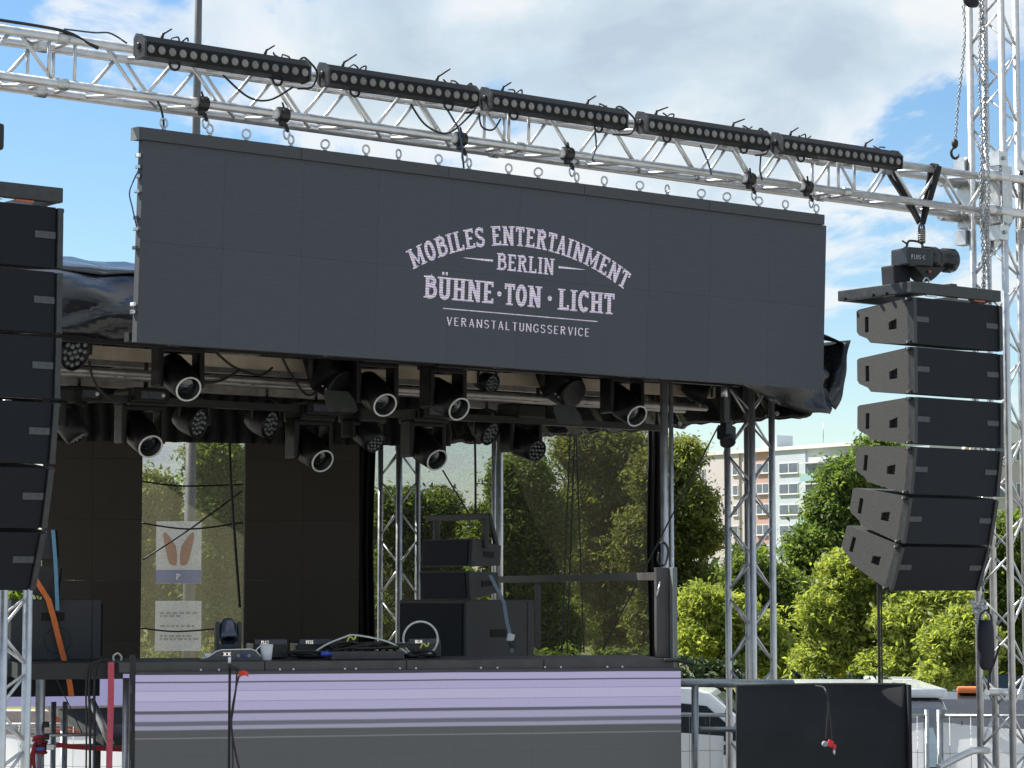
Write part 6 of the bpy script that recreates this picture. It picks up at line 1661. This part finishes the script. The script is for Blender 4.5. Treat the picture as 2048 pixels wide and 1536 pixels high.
# ---- apartment building
GY = 350.0
o3 = at(1490, 1000, GY); ang = math.atan2(-0.81, 0.58)
ab = thing('apartment_building', 'long apartment block with beige, orange, red and pale blue wall sections', 'building', (o3.x, o3.y, 0), ang)
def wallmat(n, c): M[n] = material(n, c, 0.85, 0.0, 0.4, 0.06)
wallmat('wall_beige', (0.50, 0.46, 0.455)); wallmat('wall_orange', (0.54, 0.46, 0.37)); wallmat('wall_red', (0.46, 0.30, 0.26)); wallmat('wall_blue', (0.47, 0.52, 0.57)); wallmat('wall_pale', (0.48, 0.52, 0.54)); wallmat('wall_white', (0.70, 0.70, 0.69)); wallmat('wall_teal', (0.30, 0.46, 0.48))  # wall colours whitened, distance haze painted into them
M['window_glass'] = material('window_glass', (0.10, 0.13, 0.17), 0.12, 0.0, 0.7, 0.4, spec=0.7)
def along(px):
    k = (px - 1024) / FPX; dx, dy = math.cos(ang), math.sin(ang)
    return (k * o3.y - o3.x) / (dx - k * dy)
HT = at(1490, 906, GY).z
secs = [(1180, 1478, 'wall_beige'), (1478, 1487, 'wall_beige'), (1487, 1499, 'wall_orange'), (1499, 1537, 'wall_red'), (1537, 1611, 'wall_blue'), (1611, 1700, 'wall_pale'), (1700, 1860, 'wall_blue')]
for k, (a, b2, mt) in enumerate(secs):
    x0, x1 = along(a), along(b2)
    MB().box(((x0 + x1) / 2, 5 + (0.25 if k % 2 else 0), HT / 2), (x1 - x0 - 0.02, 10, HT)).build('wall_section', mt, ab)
MB().box(((along(1180) + along(1860)) / 2, 5, HT + 0.25), (along(1860) - along(1180), 10.6, 0.5)).build('roof_edge', 'wall_white', ab)
for px, h_ in ((1615, 3.6), (1443, 1.5)): MB().tube((along(px), 3, HT), (along(px), 3, HT + h_), 0.06, 6).build('aerial', 'steel', ab)
MB().tube((along(1691), 4, HT), (along(1691), 4, HT + 4.0), 0.10, 6).tube((along(1691) - 0.25, 4, HT + 1.8), (along(1691) - 0.25, 4, HT + 4.2), 0.18, 6).build('antenna_mast', 'steel', ab)
MB().box((along(1512), 4, HT + 1.2), (3.2, 3, 2.4)).build('lift_house', 'wall_blue', ab)
ST = 2.85
def windows(px0, px1, y_first, n, ratio=0.5, frame='wall_white', two=True, zoff=0.0, off=0.0):
    x0, x1 = along(px0), along(px1); w_ = x1 - x0; ztop_ = at((px0 + px1) / 2, y_first, (o3.y + math.sin(ang) * (x0 + x1) / 2)).z
    for k in range(n):
        zc_ = ztop_ - k * ST; h_ = 1.45
        f = MB().box(((x0 + x1) / 2, -0.03 + off, zc_), (w_, 0.10, h_)).build('window', frame, ab)
        m_ = 2 if two else 1
        for q in range(m_):
            ww = w_ / m_
            MB().box((x0 + ww * (q + 0.5), -0.085 + off, zc_), (ww - 0.16, 0.02, h_ - 0.18)).build('pane', 'window_glass', f)
        MB().box(((x0 + x1) / 2, -0.12 + off, zc_ - h_ / 2 - 0.05), (w_ + 0.2, 0.25, 0.08)).build('sill', 'wall_white', f)
windows(1559, 1597, 936, 6, two=True)
windows(1511, 1536, 936, 6, off=0.2)
windows(1466, 1476, 940, 6, two=False)
windows(1396, 1411, 948, 6)
windows(1355, 1375, 950, 5)
windows(1655, 1690, 930, 5)
for k in range(5):
    zb_ = at(1625, 955, o3.y + math.sin(ang) * along(1625)).z - k * ST
    x0, x1 = along(1612), along(1650)
    bal = MB().box(((x0 + x1) / 2, -0.5, zb_), (x1 - x0, 1.2, 1.0)).build('balcony', 'wall_teal' if k % 2 == 0 else 'wall_pale', ab)
    MB().box(((x0 + x1) / 2, 0.0 + 0.1, zb_ + 1.2), (x1 - x0 - 0.4, 0.2, 1.3)).build('balcony_opening', 'window_glass', bal)
    MB().box(((x0 + x1) / 2, -0.55, zb_ + 1.95), (x1 - x0 + 0.1, 1.3, 0.14)).build('balcony_slab', 'wall_white', bal)
HY = 190.0
h3 = at(2050, 1000, HY)
hb2 = thing('office_building', 'pale low block with a white roof band behind the right tower', 'building', (h3.x, HY, 0), R(-8))
Ht = at(2040, 852, HY).z
MB().box((0, 6, Ht / 2), (8, 12, Ht)).build('wall', 'wall_beige', hb2)
MB().box((0, 5.9, Ht - 0.55), (8.4, 12.4, 1.5)).build('roof_band', 'wall_white', hb2)
for k in range(3):
    zc_ = Ht - 2.1 - 2.8 * k
    for q in range(5):
        f = MB().box((-3.2 + 1.6 * q, -0.03, zc_), (1.35, 0.12, 1.2)).build('window', 'wall_white', hb2)
        MB().box((-3.2 + 1.6 * q, -0.10, zc_), (1.15, 0.03, 1.0)).build('pane', 'window_glass', f)
